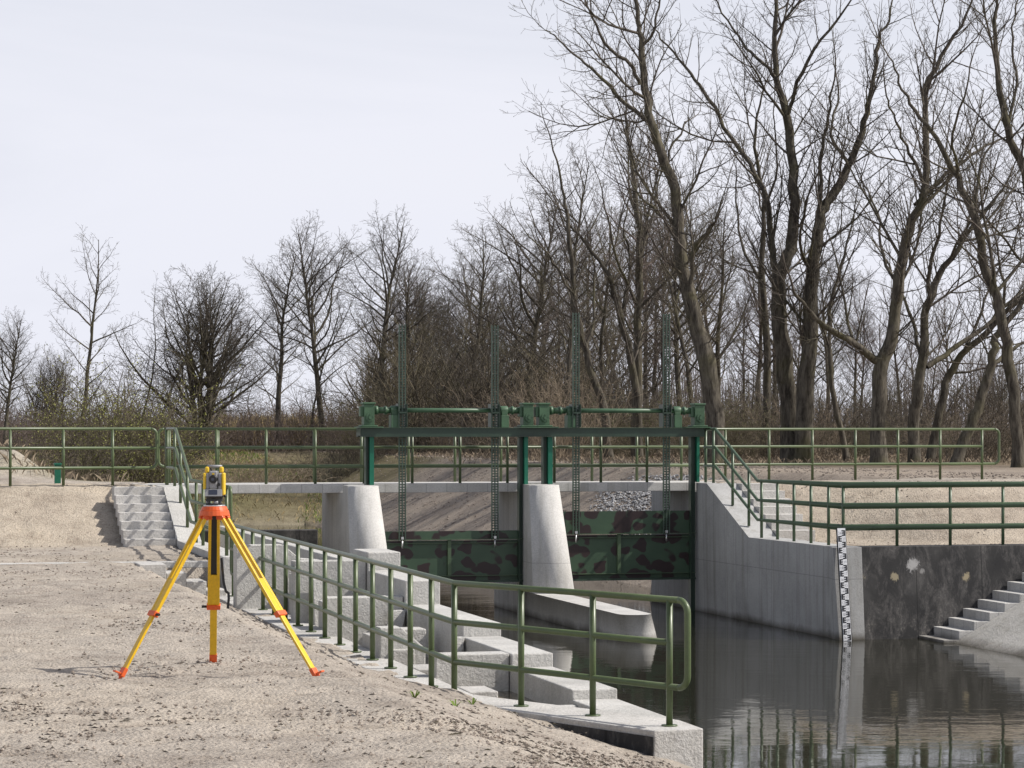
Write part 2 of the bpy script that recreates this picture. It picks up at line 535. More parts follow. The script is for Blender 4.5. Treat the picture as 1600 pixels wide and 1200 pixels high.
def ground_z(a, b):
    a = np.asarray(a, float)
    b = np.asarray(b, float)
    BED = -1.3
    # bank with the tripod
    lf = 1.58 + 1.04 * ln(b, 2.6, 0.1)
    lf = lf - 0.75 * sst(b, -3.6, -11)
    dip = ln(a, -9.0, -8.45 + 0.6 * sst(b, 10.6, 14.0))
    lf = lf - 0.47 * dip * sst(b, 9.2, 9.3)
    lf = lf + 0.95 * np.exp(-(((a + 10.25) / 0.95) ** 2 + ((b + 6.5) / 2.2) ** 2))
    near = np.where(a < -9.0, 1.58, 1.58 - 0.28 * (a + 9.0))
    near = np.where(a > -5.9, near - 0.42 * (a + 5.9), near)
    near = np.maximum(near, BED)
    cut = 25.95 + (a + 7.6) * 3.0 / 1.35
    left = np.where(a < -7.58, lf, BED)
    left = np.where((b > 26.0) & (a < -7.58), np.where(a < -7.58, near, lf), left)
    left = np.where((a >= -7.58) & (b > cut) & (b > 25.9), near, left)
    # far river turns away behind that bank
    bend = sst(b, -26, -33) * (1 - sst(b, -46, -58))
    left = np.where(a < -7.58, left * (1 - bend * sst(a, -40, -20)) + bend * sst(a, -40, -20) * BED, left)
    # bank across the river
    sa = sst(a, 4.9, 7.5)
    up = 1.56 + 1.04 * np.clip((3.1 + 2.2 * sa - b) / (2.5 + 0.5 * sa), 0, 1)
    up = up - 0.12 * (a < 4.78) * (b > 0.5) * (b < 3.6)
    up = np.where(b > 7.35, BED, up)
    rev = np.clip(0.55 * (a - 5.25) - 0.16, BED, 2.5)
    up = np.where(b > 7.35, rev, up)
    dn = np.clip((a - 3.8 - 0.95 * sst(b, -22, -12)) * 0.52, BED, 2.62)
    t = sst(b, -3.0, -4.6)
    up = np.where(b < -3.0, up * (1 - t) + dn * t, up)
    z = np.where(a > 3.62, up, left)
    # far bank over the bend
    fb = BED + 2.6 * sst(b, -44, -56) + 1.3 * sst(b, -56, -84)
    z = np.where((b < -44) & (a <= 9.0), np.maximum(fb, np.where(a > 3.62, dn, BED)), z)
    z = np.where((b < -44) & (a < -7.58), np.maximum(z, fb), z)
    return z


def make_ground():
    def spread(lo, hi, n, p=2.2):
        t = np.linspace(0, 1, n)[1:] ** p
        return lo + (hi - lo) * t
    A = np.concatenate([-spread(26, 900, 22)[::-1], np.arange(-26, -15, 0.5), np.arange(-15, -7.75, 0.1), [-7.7, -7.62, -7.56, -7.48],
                        np.arange(-7.4, -5.2, 0.1), np.arange(-5.2, 3.5, 0.5), [3.6, 3.65], np.arange(3.75, 14, 0.25), np.arange(14, 30, 0.8), spread(30, 900, 22)])
    B = np.concatenate([-spread(100, 1500, 24)[::-1], np.arange(-100, -12, 1.5), np.arange(-12, 9, 0.25), np.arange(9, 40, 0.1), spread(40, 90, 20)])
    A = np.unique(np.round(A, 3))
    B = np.unique(np.round(B, 3))
    AA, BB = np.meshgrid(A, B)
    Z = ground_z(AA, BB)
    X = OX + CT * AA + ST * BB
    Y = OY + ST * AA - CT * BB
    nz = np.zeros_like(Z)
    mask = np.zeros_like(Z)
    for i in range(Z.shape[0]):
        for j in range(Z.shape[1]):
            x, y = X[i, j], Y[i, j]
            if abs(x) < 60 and y < 140:
                v = mnoise.fractal(Vector((x * 0.45, y * 0.45, 1.7)), 0.9, 2.0, 5) * 0.035
                if y < 52:
                    v += mnoise.fractal(Vector((x * 2.6, y * 2.6, 4.1)), 0.8, 2.0, 4) * 0.034
                nz[i, j] = v
                mask[i, j] = mnoise.fractal(Vector((x * 0.12, y * 0.12, 9.3)), 0.9, 2.0, 4)
    Z = Z + nz * np.where(Z > -0.5, 1, 0)
    # colours
    sand = np.array([0.415, 0.37, 0.318])
    pale = np.array([0.45, 0.39, 0.315])
    grey = np.array([0.31, 0.265, 0.22])
    brown = np.array([0.17, 0.135, 0.095])
    grass = np.array([0.13, 0.14, 0.05])
    c = np.ones(Z.shape + (3,)) * sand

    def lay(c, w, col):
        return c * (1 - w[..., None]) + col * w[..., None]
    c = lay(c, np.clip(sst(BB, 4.2, 2.2) * (BB > -1), 0, 1), pale)
    c = lay(c, np.where((AA > 3.6) & (BB > -1), 0.9, 0), pale)
    c = lay(c, np.clip(mask * 2.2, 0, 0.4) * (BB > 6) * (AA < -5), np.array([0.30, 0.265, 0.225]))
    c = lay(c, np.where((AA > 3.6), sst(BB, -2.5, -5), 0), grey)
    c = lay(c, np.where((AA < -7.6), sst(BB, -3.0, -5.0), 0) * np.clip(0.5 + mask * 1.4, 0, 1), grass)
    c = lay(c, np.where((AA < -7.6), sst(BB, -6.0, -12.0), 0), brown)
    c = lay(c, np.exp(-(((AA + 10.25) / 1.5) ** 2 + ((BB + 6.5) / 3.0) ** 2)), sand)
    c = lay(c, sst(BB, -46, -52) * (AA < 9.5), brown * 0.8 + grass * 0.35)
    c = lay(c, sst(BB, -50, -56) * np.clip(mask * 2, 0, 0.6) * (AA < 6), grass)
    c = lay(c, sst(AA, 11, 16) * sst(BB, -12, -25), brown)
    c = lay(c, sst(BB, -75, -90), brown)
    me = bpy.data.meshes.new('ground')
    nb, na = Z.shape
    vs = np.stack([X, Y, Z], -1).reshape(-1, 3)
    idx = np.arange(nb * na).reshape(nb, na)
    f = np.stack([idx[:-1, :-1], idx[:-1, 1:], idx[1:, 1:], idx[1:, :-1]], -1).reshape(-1, 4)[:, ::-1]
    fast_mesh(me, vs, f)
    ca = me.color_attributes.new('tint', 'FLOAT_COLOR', 'POINT')
    ca.data.foreach_set('color', np.concatenate([c.reshape(-1, 3), np.ones((nb * na, 1))], 1).astype(np.float32).ravel())
    me.materials.append(M['ground'])
    o = bpy.data.objects.new('ground', me)
    COL.objects.link(o)
    o['kind'] = 'structure'
    return o


def fast_mesh(me, vs, f, smooth=True):
    vs = np.ascontiguousarray(vs, np.float32)
    f = np.ascontiguousarray(f, np.int32)
    k = f.shape[1]
    me.vertices.add(len(vs))
    me.vertices.foreach_set('co', vs.ravel())
    me.loops.add(f.size)
    me.loops.foreach_set('vertex_index', f.ravel())
    me.polygons.add(len(f))
    me.polygons.foreach_set('loop_start', np.arange(0, f.size, k, dtype=np.int32))
    me.polygons.foreach_set('loop_total', np.full(len(f), k, np.int32))
    me.polygons.foreach_set('use_smooth', np.full(len(f), smooth))
    me.update(calc_edges=True)


make_ground()


def gz(X, Y):
    a, b = ab(X, Y)
    return float(ground_z(a, b))


# river: one flat sheet, hidden under the banks where they rise over it
w = MB()
w.add([L(-45, 70, 0), L(30, 70, 0), L(30, -60, 0), L(-45, -60, 0)], [(0, 1, 2, 3)])
w.build('river_water', M['water'], kind='structure')

# ------------------------------------------------------------------ sluice: piers, deck, gates
Z_DECK = 2.62
W0 = -1.3


def nose_ring(ac, r, b_back, b_nose, n=14):
    ring = [(ac - r, b_back), (ac - r, b_nose)]
    ring += [(ac - r * math.cos(math.pi * i / n), b_nose + r * math.sin(math.pi * i / n)) for i in range(1, n)]
    ring += [(ac + r, b_nose), (ac + r, b_back)]
    return ring


def pier(ac, label):
    t = thing('sluice_pier', label, 'bridge pier', L(ac, 0, W0), TH, 'concrete piers of the sluice')
    r = 0.3
    ring = nose_ring(ac, r, 0.0, 1.72)
    bot = [L(a, b, 0.47) for a, b in ring]
    r_top = nose_ring(ac, r, 0.0, 0.55)
    bot = [L(a + (0.24 if 0 < i < len(ring) - 1 and i > 1 else 0), b, 0.47) for i, (a, b) in enumerate(nose_ring(ac, r, 0.0, 0.85))]
    bot[-1] = L(ac + r + 0.24, 0.0, 0.47)
    top = [L(a, b, 2.60) for a, b in r_top]
    m = MB()
    n = len(ring)
    m.add(bot + top, [tuple(reversed(range(n, 2 * n)))[::-1]] + [(i, i + 1, n + i + 1, n + i) for i in range(n - 1)], False)
    for k in range(2, n - 2):
        m.sm[k] = True
    o = m.build('battered_nose', M['pier'], t)
    m = MB()
    m.plan([(ac - r, 0.0), (ac + r, 0.0), (ac + r, -2.4), (ac - r, -2.4)], W0, 2.432)
    m.build('shaft', M['concrete'], t)
    ring2 = nose_ring(ac, r, 0.0, 6.75)
    m = MB()
    ring3 = [(a + (0.0 if i < 2 else 0.1 if i < len(ring2) - 2 else 0.06), b + (0.06 if i > 1 else 0)) for i, (a, b) in enumerate(ring2)]
    zc = 0.0
    m.add([L(a, b, zc) for a, b in ring3] + [L(a, b, 0.466) for a, b in ring2], [tuple(range(len(ring2), 2 * len(ring2)))[::-1]] + [(i, (i + 1) % len(ring2), len(ring2) + (i + 1) % len(ring2), len(ring2) + i) for i in range(len(ring2))])
    m.plan(ring3, W0, zc)
    m.sm = [len(f) == 4 for f in m.f]
    m.build('cutwater', M['pier'], t)
    return t


A_L = apx(563.5, 0.3)
pier(0.0, 'middle concrete pier with round leaning nose and long cutwater in the pool')
pier(A_L, 'concrete pier with round leaning nose beside the fish pass')

dk = thing('bridge_deck', 'narrow concrete footbridge deck slab lying across the piers behind the gates', 'footbridge', L(0, -1.1, 2.44), TH)
MB().box(-7.9, 3.9, -2.0, -0.36, 2.44, Z_DECK).build('deck_slab', M['concrete'], dk, 0.012)

# gate frame
fr = thing('gate_lifting_frame', 'dark green steel beam on emerald guide posts carrying the hoist gear', 'gate frame', L(-0.2, 0, 2.6), TH)
ZB0, ZB1 = 3.555, 3.735
aB0, aB1 = apx(565, 0.2), apx(1101, 0.2)
m = MB()
m.box(aB0, aB1, 0.16, 0.19, ZB0 + 0.012, ZB1 - 0.012)
m.box(aB0, aB1, 0.05, 0.22, ZB1 - 0.012, ZB1)
m.box(aB0, aB1, 0.05, 0.22, ZB0, ZB0 + 0.012)
m.build('front_beam', M['frame'], fr)
m = MB()
m.box(aB0, aB1, -0.33, -0.30, ZB0 + 0.012, ZB1 - 0.012)
m.box(aB0, aB1, -0.36, -0.17, ZB1 - 0.012, ZB1)
m.box(aB0, aB1, -0.36, -0.17, ZB0, ZB0 + 0.012)
m.build('rear_beam', M['frame'], fr)
for aa in (aB0 - 0.012, aB1):
    MB().box(aa, aa + 0.012, -0.30, 0.16, ZB0 + 0.02, ZB1 - 0.014).build('end_plate', M['frame'], fr)
m = MB()
MB().box(aB0 - 0.06, aB0 + 0.42, -0.26, 0.30, ZB1 + 0.002, ZB1 + 0.022).build('gear_plate', M['hoist'], fr)
MB().box(aB1 - 0.42, aB1 + 0.1, -0.26, 0.30, ZB1 + 0.002, ZB1 + 0.022).build('gear_plate', M['hoist'], fr)
MB().box(apx(808), apx(867), -0.26, 0.30, ZB1 + 0.002, ZB1 + 0.022).build('gear_plate', M['hoist'], fr)


def guide(xd0, xd1, xb1, z_dark, z_bright):
    a0, a1, a2 = apx(xd0, 0.05), apx(xd1, 0.05), apx(xb1, 0.1)
    p = MB()
    p.box(a1, a2, -0.02, 0.13, z_bright, ZB0 - 0.002)
    g = p.build('guide_post', M['teal'], fr)
    q = MB()
    q.box(a0, a1 - 0.002, -0.05, 0.02, z_dark, ZB0 - 0.002)
    q.box(a0 - 0.014, a0, -0.05, 0.11, z_dark, ZB0 - 0.002)
    q.build('guide_channel', M['frame'], g)


guide(571.5, 576.5, 584, 2.605, 2.605)
guide(811, 818, 824.5, -1.0, 2.605)
guide(848.5, 855, 863, 2.605, 2.605)
guide(1079, 1087, 1092.5, -1.0, 2.63)


def gate(xs0, xs1, ztop, zfl, zbot, xst, racks, rack_top, label):
    a0, a1 = apx(xs0), apx(xs1)
    t = thing('sluice_gate', label, 'sluice gate', L((a0 + a1) / 2, 0, zbot), TH, 'camouflaged sluice gates')
    MB().box(a0, a1, -0.02, 0.0, zfl - 0.02, ztop).build('upper_leaf', M['camo'], t)
    MB().box(a0, a1, -0.05, -0.03, zbot, zfl - 0.03).build('lower_leaf', M['camo'], t)
    m = MB()
    m.box(a0, a1, -0.03, 0.075, zfl - 0.012, zfl)
    m.box(a0, a1, -0.06, 0.02, zfl - 0.09, zfl - 0.078)
    m.build('flange', M['rail_green'], t)
    MB().box(a0, a1, -0.06, 0.06, zbot - 0.01, zbot + 0.03).build('bottom_seal', M['frame'], t)
    MB().box(a0, a1, -0.028, 0.05, zbot + 0.12, zbot + 0.132).build('lower_flange', M['rail_green'], t)
    s = apx(xst)
    MB().box(s - 0.035, s + 0.035, -0.028, 0.03, zbot + 0.134, zfl - 0.014).build('stiffener', M['rail_green'], t)
    for xr in racks:
        a = apx(xr)
        m = MB()
        for d in (-0.062, 0.0, 0.062):
            m.box(a + d - 0.0105, a + d + 0.0105, 0.075, 0.115, zfl - 0.02, rack_top)
        zz = zfl + 0.05
        while zz < rack_top - 0.02:
            m.tube([L(a - 0.05, 0.095, zz), L(a + 0.05, 0.095, zz)], 0.010, 6, False)
            zz += 0.052
        m.build('lifting_rack', M['rack'], t)
        b_ = MB()
        b_.tube([L(a, 0.1, zfl - 0.17), L(a, 0.1, zfl - 0.02)], 0.016, 8)
        b_.wbox(L(a, 0.1, zfl + 0.03), (0.05, 0.05, 0.05), TH)
        b_.build('clevis_bolt', M['steel'], t)
    return t


gate(578, 817, 1.68, 1.52, 0.66, 702, (627, 771.5), 5.78, 'camouflage painted sluice gate between the two piers, sitting lower')
gate(858, 1086, 2.05, 1.60, 0.66, 967, (898, 1039), 6.05, 'camouflage painted sluice gate against the abutment wall, raised higher')

ZS = 4.08


def hoist(xg0, xb0, xr0, xr1, xb1, xg1, label):
    t = thing('gate_hoist', label, 'hoist gear', L((apx(xg0) + apx(xg1)) / 2, 0.0, ZB1), TH, 'green hoist gears on the frame beam')
    for xg in (xg0, xg1):
        a = apx(xg, 0.1)
        m = MB()
        m.box(a - 0.105, a + 0.105, -0.14, 0.14, ZB1 + 0.05, ZB1 + 0.46)
        m.box(a - 0.16, a + 0.16, -0.18, 0.18, ZB1 + 0.023, ZB1 + 0.052)
        m.box(a - 0.125, a + 0.125, -0.16, 0.16, ZB1 + 0.46, ZB1 + 0.50)
        m.box(a - 0.17, a - 0.105, -0.09, 0.09, ZB1 + 0.22, ZB1 + 0.42)
        g = m.build('gearbox', M['hoist'], t, 0.01)
        c = MB()
        c.tube([L(a + 0.01, 0.138, ZB1 + 0.2), L(a + 0.01, 0.175, ZB1 + 0.2)], 0.085, 18)
        c.tube([L(a + 0.01, 0.175, ZB1 + 0.2), L(a + 0.01, 0.20, ZB1 + 0.2)], 0.035, 12)
        for k in range(5):
            an = 2 * math.pi * k / 5 + 0.3
            c.tube([L(a + 0.01 + 0.062 * math.cos(an), 0.175, ZB1 + 0.2 + 0.062 * math.sin(an)), L(a + 0.01 + 0.062 * math.cos(an), 0.187, ZB1 + 0.2 + 0.062 * math.sin(an))], 0.014, 6)
        c.build('cover_disc', M['hoist'], g)
    a0, a1 = apx(xg0) + 0.105, apx(xg1) - 0.105
    m = MB()
    m.tube([L(a0, 0, ZS), L(a1, 0, ZS)], 0.045, 14)
    m.build('drive_shaft', M['hoist'], t)
    for xg, sg in ((a0, 1), (a1, -1)):
        c = MB()
        c.tube([L(xg + sg * 0.0, 0, ZS), L(xg + sg * 0.07, 0, ZS)], 0.085, 16)
        c.tube([L(xg + sg * 0.2, 0, ZS), L(xg + sg * 0.25, 0, ZS)], 0.085, 16)
        c.tube([L(xg + sg * 0.07, 0, ZS), L(xg + sg * 0.34, 0, ZS)], 0.062, 14)
        c.build('shaft_coupling', M['hoist'], t)
    for xb in (xb0, xb1):
        a = apx(xb)
        m = MB()
        m.box(a - 0.08, a + 0.08, -0.13, 0.13, ZB1 + 0.002, ZB1 + 0.25)
        m.tube([L(a - 0.075, 0, ZS), L(a + 0.075, 0, ZS)], 0.09, 16)
        m.box(a - 0.06, a + 0.06, -0.09, 0.09, ZB1 + 0.25, ZS - 0.02)
        m.build('bearing_block', M['hoist'], t, 0.008)
    for xr in (xr0, xr1):
        a = apx(xr)
        m = MB()
        m.tube([L(a - 0.03, 0.0, ZS), L(a + 0.03, 0.0, ZS)], 0.07, 12)
        for k in range(9):
            an = 2 * math.pi * k / 9
            p = L(a, 0.085 * math.cos(an), ZS + 0.085 * math.sin(an))
            m.wbox(p, (0.05, 0.03, 0.03), TH)
        for d in (-0.085, 0.085):
            m.box(a + d - 0.008, a + d + 0.008, -0.11, 0.16, ZS - 0.33, ZS + 0.13)
        m.box(a - 0.09, a + 0.09, 0.125, 0.16, ZS - 0.06, ZS - 0.03)
        m.build('rack_pinion', M['frame'], t)
    return t


hoist(576.5, 615.5, 627, 771.5, 787, 825, 'green rack hoist with drive shaft over the gate between the piers')
hoist(850, 890.5, 898, 1039, 1057, 1092.5, 'green rack hoist with drive shaft over the gate beside the abutment')


# ------------------------------------------------------------------ railings
RH = (0.34, 0.72, 1.09)
PR = 0.029


def railing(label, path, posts, group=None, start_loop=None, end_loop=None, mtl=None, plates=False, mid_s=True, mid_e=True):
    """path: [(a, b, z)] of the foot line; posts: [(a, b, z)]; loops: extra length of the rounded end"""
    mtl = mtl or M['rail']
    p0 = path[0]
    t = thing('railing', label, 'railing', L(*posts[0]), 0.0, group)
    pts = [Vector(L(*q)) for q in path]
    ext = list(pts)
    if start_loop:
        ext[0] = pts[0] + (pts[0] - pts[1]).normalized() * start_loop
    if end_loop:
        ext[-1] = pts[-1] + (pts[-1] - pts[-2]).normalized() * end_loop
    R = 0.11
    lo, mi, hi = (Vector((0, 0, h)) for h in RH)
    for nm, h in (('low_rail', lo), ('middle_rail', mi), ('top_rail', hi)):
        q = [p + h for p in ext]
        if nm == 'middle_rail':
            q[0] = q[0] if mid_s else pts[0] + h
            q[-1] = q[-1] if mid_e else pts[-1] + h
        else:
            if start_loop:
                q[0] = q[0] + (q[1] - q[0]).normalized() * R
            if end_loop:
                q[-1] = q[-1] + (q[-2] - q[-1]).normalized() * R
        MB().tube(q, PR, 14).build(nm, mtl, t)
    for flag, i, j in ((start_loop, 0, 1), (end_loop, -1, -2)):
        if flag:
            a, b = ext[i] + hi, ext[i] + lo
            q = arc(ext[j] + hi, a, b, R) + arc(a, b, ext[j] + lo, R)
            MB().tube(q, PR, 14).build('end_loop', mtl, t)
    for q in posts:
        p = Vector(L(*q))
        po = MB().tube([p, p + hi - Vector((0, 0, 0.01))], PR, 14).build('post', mtl, t)
        if plates:
            c = MB()
            c.tube([p + Vector((0, 0, 0.001)), p + Vector((0, 0, 0.014))], 0.07, 16)
            c.build('base_plate', mtl, po)
    return t


def lerp(p, q, t):
    return tuple(x + (y - x) * t for x, y in zip(p, q))


# along the fish pass (bank side) and its bent end
AW = -7.55
PS = [(AW, 10.45, 1.12), (AW - 0.02, 25.95, 1.12), (-6.30, 28.72, 1.12)]
ps = [lerp(PS[0], PS[1], k / 15) for k in range(16)] + [lerp(PS[1], PS[2], k / 3) for k in (1, 2, 3)]
railing('long olive green railing on the fish pass wall, bent towards its rounded end', PS, ps, 'green tube railings', 0.22, 0.23, plates=True, mid_e=False)
# down the stairs beside the sandy slope, then along the raised wall
q = [(-7.36, -0.36, Z_DECK), (-7.36, 1.05, Z_DECK), (-7.36, 3.45, 1.69), (-7.5, 9.55, 1.69)]
ps = [q[0], (-7.36, 0.9, Z_DECK), lerp(q[1], q[2], 0.33), lerp(q[1], q[2], 0.78), (-7.38, 4.4, 1.69), (-7.41, 5.6, 1.69), (-7.44, 6.8, 1.69), (-7.47, 8.0, 1.69), (-7.5, 9.3, 1.69)]
railing('olive green railing running down beside the shadowed concrete stairs', q, ps, 'green tube railings', None, 0.25)
# crest fence
q = [(-16.4, 0.12, Z_DECK), (-7.88, 0.12, Z_DECK)]
railing('green railing along the sandy embankment crest by the teal marker post', q, [(apx(x, 0.12), 0.12, Z_DECK) for x in (-480, -395, -310, -228, -146, -65, 16, 99, 176)], 'green tube railings', None, 0.26, M['rail'])
# far side of deck
q = [(-7.15, -1.86, Z_DECK), (10.5, -1.86, Z_DECK)]
n = 18
railing('long green railing on the far side of the footbridge, ending beneath the bent trees', q, [lerp(q[0], q[1], k / n) for k in range(n + 1)], 'green tube railings', 0.22, 0.4, mid_e=False)
# near side of deck
q = [(-7.36, -0.52, Z_DECK), (3.45, -0.52, Z_DECK)]
railing('green railing on the gate side of the footbridge, passing behind the racks', q, [lerp(q[0], q[1], k / 11) for k in range(11)], 'green tube railings', mtl=M['rail'])
# far bank: stairs, wall top, wing wall
q = [(3.56, -0.1, Z_DECK), (3.56, 0.62, Z_DECK), (3.6, 3.05, 1.62), (3.72, 7.22, 1.62), (17.0, 7.22, 1.62)]
ps = [(3.56, 0.0, Z_DECK), (3.56, 0.5, Z_DECK), lerp(q[1], q[2], 0.42), lerp(q[1], q[2], 0.8)]
ps += [lerp(q[2], q[3], (k + 0.25) / 5.05) for k in range(5)] + [q[3]] + [(3.72 + 1.02 * k, 7.22, 1.62) for k in range(1, 13)]
railing('green railing stepping down the far stairs and turning along the black coated wall', q, ps, 'green tube railings', mtl=M['rail_green'])

# ------------------------------------------------------------------ abutment across the river
rw = thing('abutment_wall', 'tall board marked concrete abutment wall rising from the pool beside the raised gate', 'retaining wall', L(3.5, 3, W0), TH)
m = MB()
# upright wall, stepped top: deck height, slope, bench height
side = [(-3.1, 2.432), (0.0, 2.432), (0.0, 2.615), (0.62, 2.615), (3.0, 1.62), (7.0, 1.62)]
def face_a(b):
    return 3.36 + 0.19 * max(0, b) / 7.5
loopL = [(face_a(b), b, z) for b, z in side] + [(face_a(7.0), 7.0, W0), (3.36, -3.1, W0)]
loopR = [(4.0 if b < 3.2 else a + 0.45, b, z) for a, b, z in loopL]
k = len(loopL)
m.add([L(*p) for p in loopL] + [L(*p) for p in loopR],
      [tuple(range(k)), tuple(reversed(range(k, 2 * k)))] + [(i, k + i, k + (i + 1) % k, (i + 1) % k) for i in range(k)])
m.build('wall_body', M['concrete_shade'], rw)
m = MB()
fa = face_a(7.0)
m.plan([(fa, 7.9), (fa + 0.55, 7.9), (fa + 0.55, 7.0), (fa, 7.0)], W0, 1.62)
vs = [list(L(fa + 0.02, 7.72, W0)), L(fa + 0.45, 7.70, W0), L(fa + 0.45, 7.0, W0), L(fa, 7.0, W0),
      L(fa - 0.09, 7.42, 1.62), L(fa + 0.45, 7.42, 1.62), L(fa + 0.45, 7.0, 1.62), L(fa, 7.0, 1.62)]
m = MB()
m.hexa(vs[:4], vs[4:])
m.build('battered_corner', M['concrete_shade'], rw)

ww = thing('wing_wall', 'black bitumen coated wing wall with pale filler patches beside the gauge', 'retaining wall', L(10, 7.4, W0), TH)
a0w = fa + 0.452
bw0, bw1 = 7.42, 7.66                            # battered: top edge, foot at the bed


def wing_b(z):
    return bw0 + (bw1 - bw0) * (1.62 - z) / (1.62 - W0)


m = MB()
m.hexa([L(a0w, bw1, W0), L(17.5, bw1, W0), L(17.5, 6.9, W0), L(a0w, 6.9, W0)],
       [L(a0w, bw0, 1.62), L(17.5, bw0, 1.62), L(17.5, 6.9, 1.62), L(a0w, 6.9, 1.62)])
m.build('coated_wall', M['bitumen'], ww)


def on_wing(x, y):                              # local place on the coated face seen at this pixel
    z = 1.0
    for _ in range(5):
        b_ = wing_b(z)
        a_ = apx(x, b_)
        z = CH - (y - HY) / F * L(a_, b_)[1]
    return a_ - 10.0, z - W0


SP = [(*on_wing(1427, 882), 0.14, (0.46, 0.45, 0.44)), (*on_wing(1398, 902), 0.075, (0.36, 0.31, 0.21)), (*on_wing(1509, 902), 0.075, (0.38, 0.32, 0.21)), (*on_wing(1345, 901), 0.09, (0.33, 0.29, 0.21)), (*on_wing(1440, 893), 0.06, (0.3, 0.29, 0.28))]
M['bitumen_wing'] = bitumen('patched_bitumen_coat', SP, on_wing(1340, 870)[0])
ww.children[0].data.materials[0] = M['bitumen_wing']

# staff gauge on the corner
sg = thing('staff_gauge', 'white staff gauge board with black E marks standing in the pool at the wall corner', 'water gauge', L(fa + 0.3, 7.9, 0), TH)
gt, gb = Vector(L(*(apx(1314.5, 7.5), 7.5, 0)[:2], 1.96)), Vector(L(apx(1324.5, 8.12), 8.12, -0.5))
gb = Vector(L(apx(1327.0, 7.86), 7.86, -0.5))
ga = (gt - gb).normalized()
gu = Vector((CT, ST, 0))
gu = (gu - ga * gu.dot(ga)).normalized()
gn = gu.cross(ga)                               # out of the board, towards the pool
GW = 0.146


def gp(x, h, o=0.0):                            # x across from the middle, h down from the top
    return gt + gu * x - ga * h + gn * o


def slabm(m, x0, x1, h0, h1, o0, o1):
    m.hexa([gp(x0, h1, o0), gp(x1, h1, o0), gp(x1, h1, o1), gp(x0, h1, o1)], [gp(x0, h0, o0), gp(x1, h0, o0), gp(x1, h0, o1), gp(x0, h0, o1)])


GL = (gt - gb).length
m = MB()
slabm(m, -GW / 2, GW / 2, 0, GL, -0.012, 0.0)
m.build('gauge_board', M['white'], sg)
m = MB()
slabm(m, -GW / 2 - 0.006, GW / 2 + 0.014, 0.004, GL, -0.06, -0.014)
m.build('backing_rail', M['ink'], sg)
m = MB()
for k in range(24):
    h = 0.035 + k * 0.102
    sd = 1 if k % 2 == 0 else -1
    xo, xi = sd * GW * 0.45, sd * GW * 0.02
    xs = sd * GW * 0.26
    for i in range(3):
        x0, x1 = sorted((xo, xi))
        slabm(m, x0, x1, h + i * 0.040, h + i * 0.040 + 0.02, 0.001, 0.004)
    x0, x1 = sorted((xo, xs))
    for i in range(2):
        slabm(m, x0, x1, h + 0.02 + i * 0.040, h + 0.04 + i * 0.040, 0.001, 0.004)
m.build('division_marks', M['ink'], sg)


def text_mesh(body, size):
    cu = bpy.data.curves.new('numeral', 'FONT')
    cu.body = body
    cu.size = size
    cu.align_x = 'CENTER'
    o = bpy.data.objects.new('numeral', cu)
    COL.objects.link(o)
    bpy.context.view_layer.update()
    me = bpy.data.meshes.new_from_object(o.evaluated_get(bpy.context.evaluated_depsgraph_get()))
    vs = [tuple(v.co) for v in me.vertices]
    fs = [tuple(p.vertices) for p in me.polygons]
    bpy.data.objects.remove(o)
    bpy.data.curves.remove(cu)
    bpy.data.meshes.remove(me)
    return vs, fs


m = MB()
for k in range(24):
    num = 24 - k
    if num < 1:
        break
    vs, fs = text_mesh('%02d' % num, 0.078)
    h = 0.035 + k * 0.102
    sd = -1 if k % 2 == 0 else 1
    m.add([gp(sd * GW * 0.25 + x * 0.72, h + 0.08 - y, 0.002) for x, y, z in vs], fs)
m.build('numerals', M['numeral'], sg)

# stairs to the water and sloped slab beside them
st = thing('concrete_stairs', 'concrete steps rising from the pool along the foot of the black wall', 'stairs', L(5.2, 8.2, 0), TH, 'flights of concrete steps')
A0 = 5.02
for k in range(13):
    z = 0.05 + 0.155 * k
    if z > 1.6:
        break
    b0 = wing_b(z) + 0.02 if z < 1.6 else 7.9
    MB().box(A0 + 0.285 * k, A0 + 0.285 * (k + 1) + 0.05, 7.5, 8.62, z - 0.17 + (0.002 * k) - (0.5 if k == 0 else 0), z).build('step', M['concrete'], st, 0.008)
sl = thing('revetment_slab', 'pale concrete revetment slab sloping into the pool beside the steps', 'revetment', L(7, 11, 0), TH)
m = MB()
m.hexa([L(4.0, 24, -0.9), L(11, 24, 2.95), L(11, 8.64, 2.95), L(4.0, 8.64, -0.9)],
       [L(4.0, 24, -0.66), L(11, 24, 3.19), L(11, 8.64, 3.19), L(4.0, 8.64, -0.66)])
m.build('sloping_slab', M['slab'], sl)


def flight(label, a0, a1, b0, z0, n, rise, tread):
    t = thing('concrete_stairs', label, 'stairs', L((a0 + a1) / 2, b0 + n * tread, z0 - n * rise), TH, 'flights of concrete steps')
    for k in range(n):
        z = z0 - rise * k - 0.004
        MB().box(a0 + 0.003 * k, a1, b0 + tread * k - 0.04, b0 + tread * (k + 1), z - rise - 0.1, z).build('step', M['concrete_light'], t, 0.008)
    return t


flight('concrete steps striped with railing shadows on the sandy slope', -8.55, -7.605, 1.0, 2.62, 7, 0.15, 0.33)
flight('pale concrete steps dropping from the footbridge inside the abutment wall', 4.003, 4.8, 0.62, 2.62, 7, 0.145, 0.34)

# ------------------------------------------------------------------ fish pass on the bank side
fp = thing('fish_pass', 'stepped concrete fish pass channel with baffle walls beyond the railing', 'fish pass', L(-6.8, 18, W0), TH)
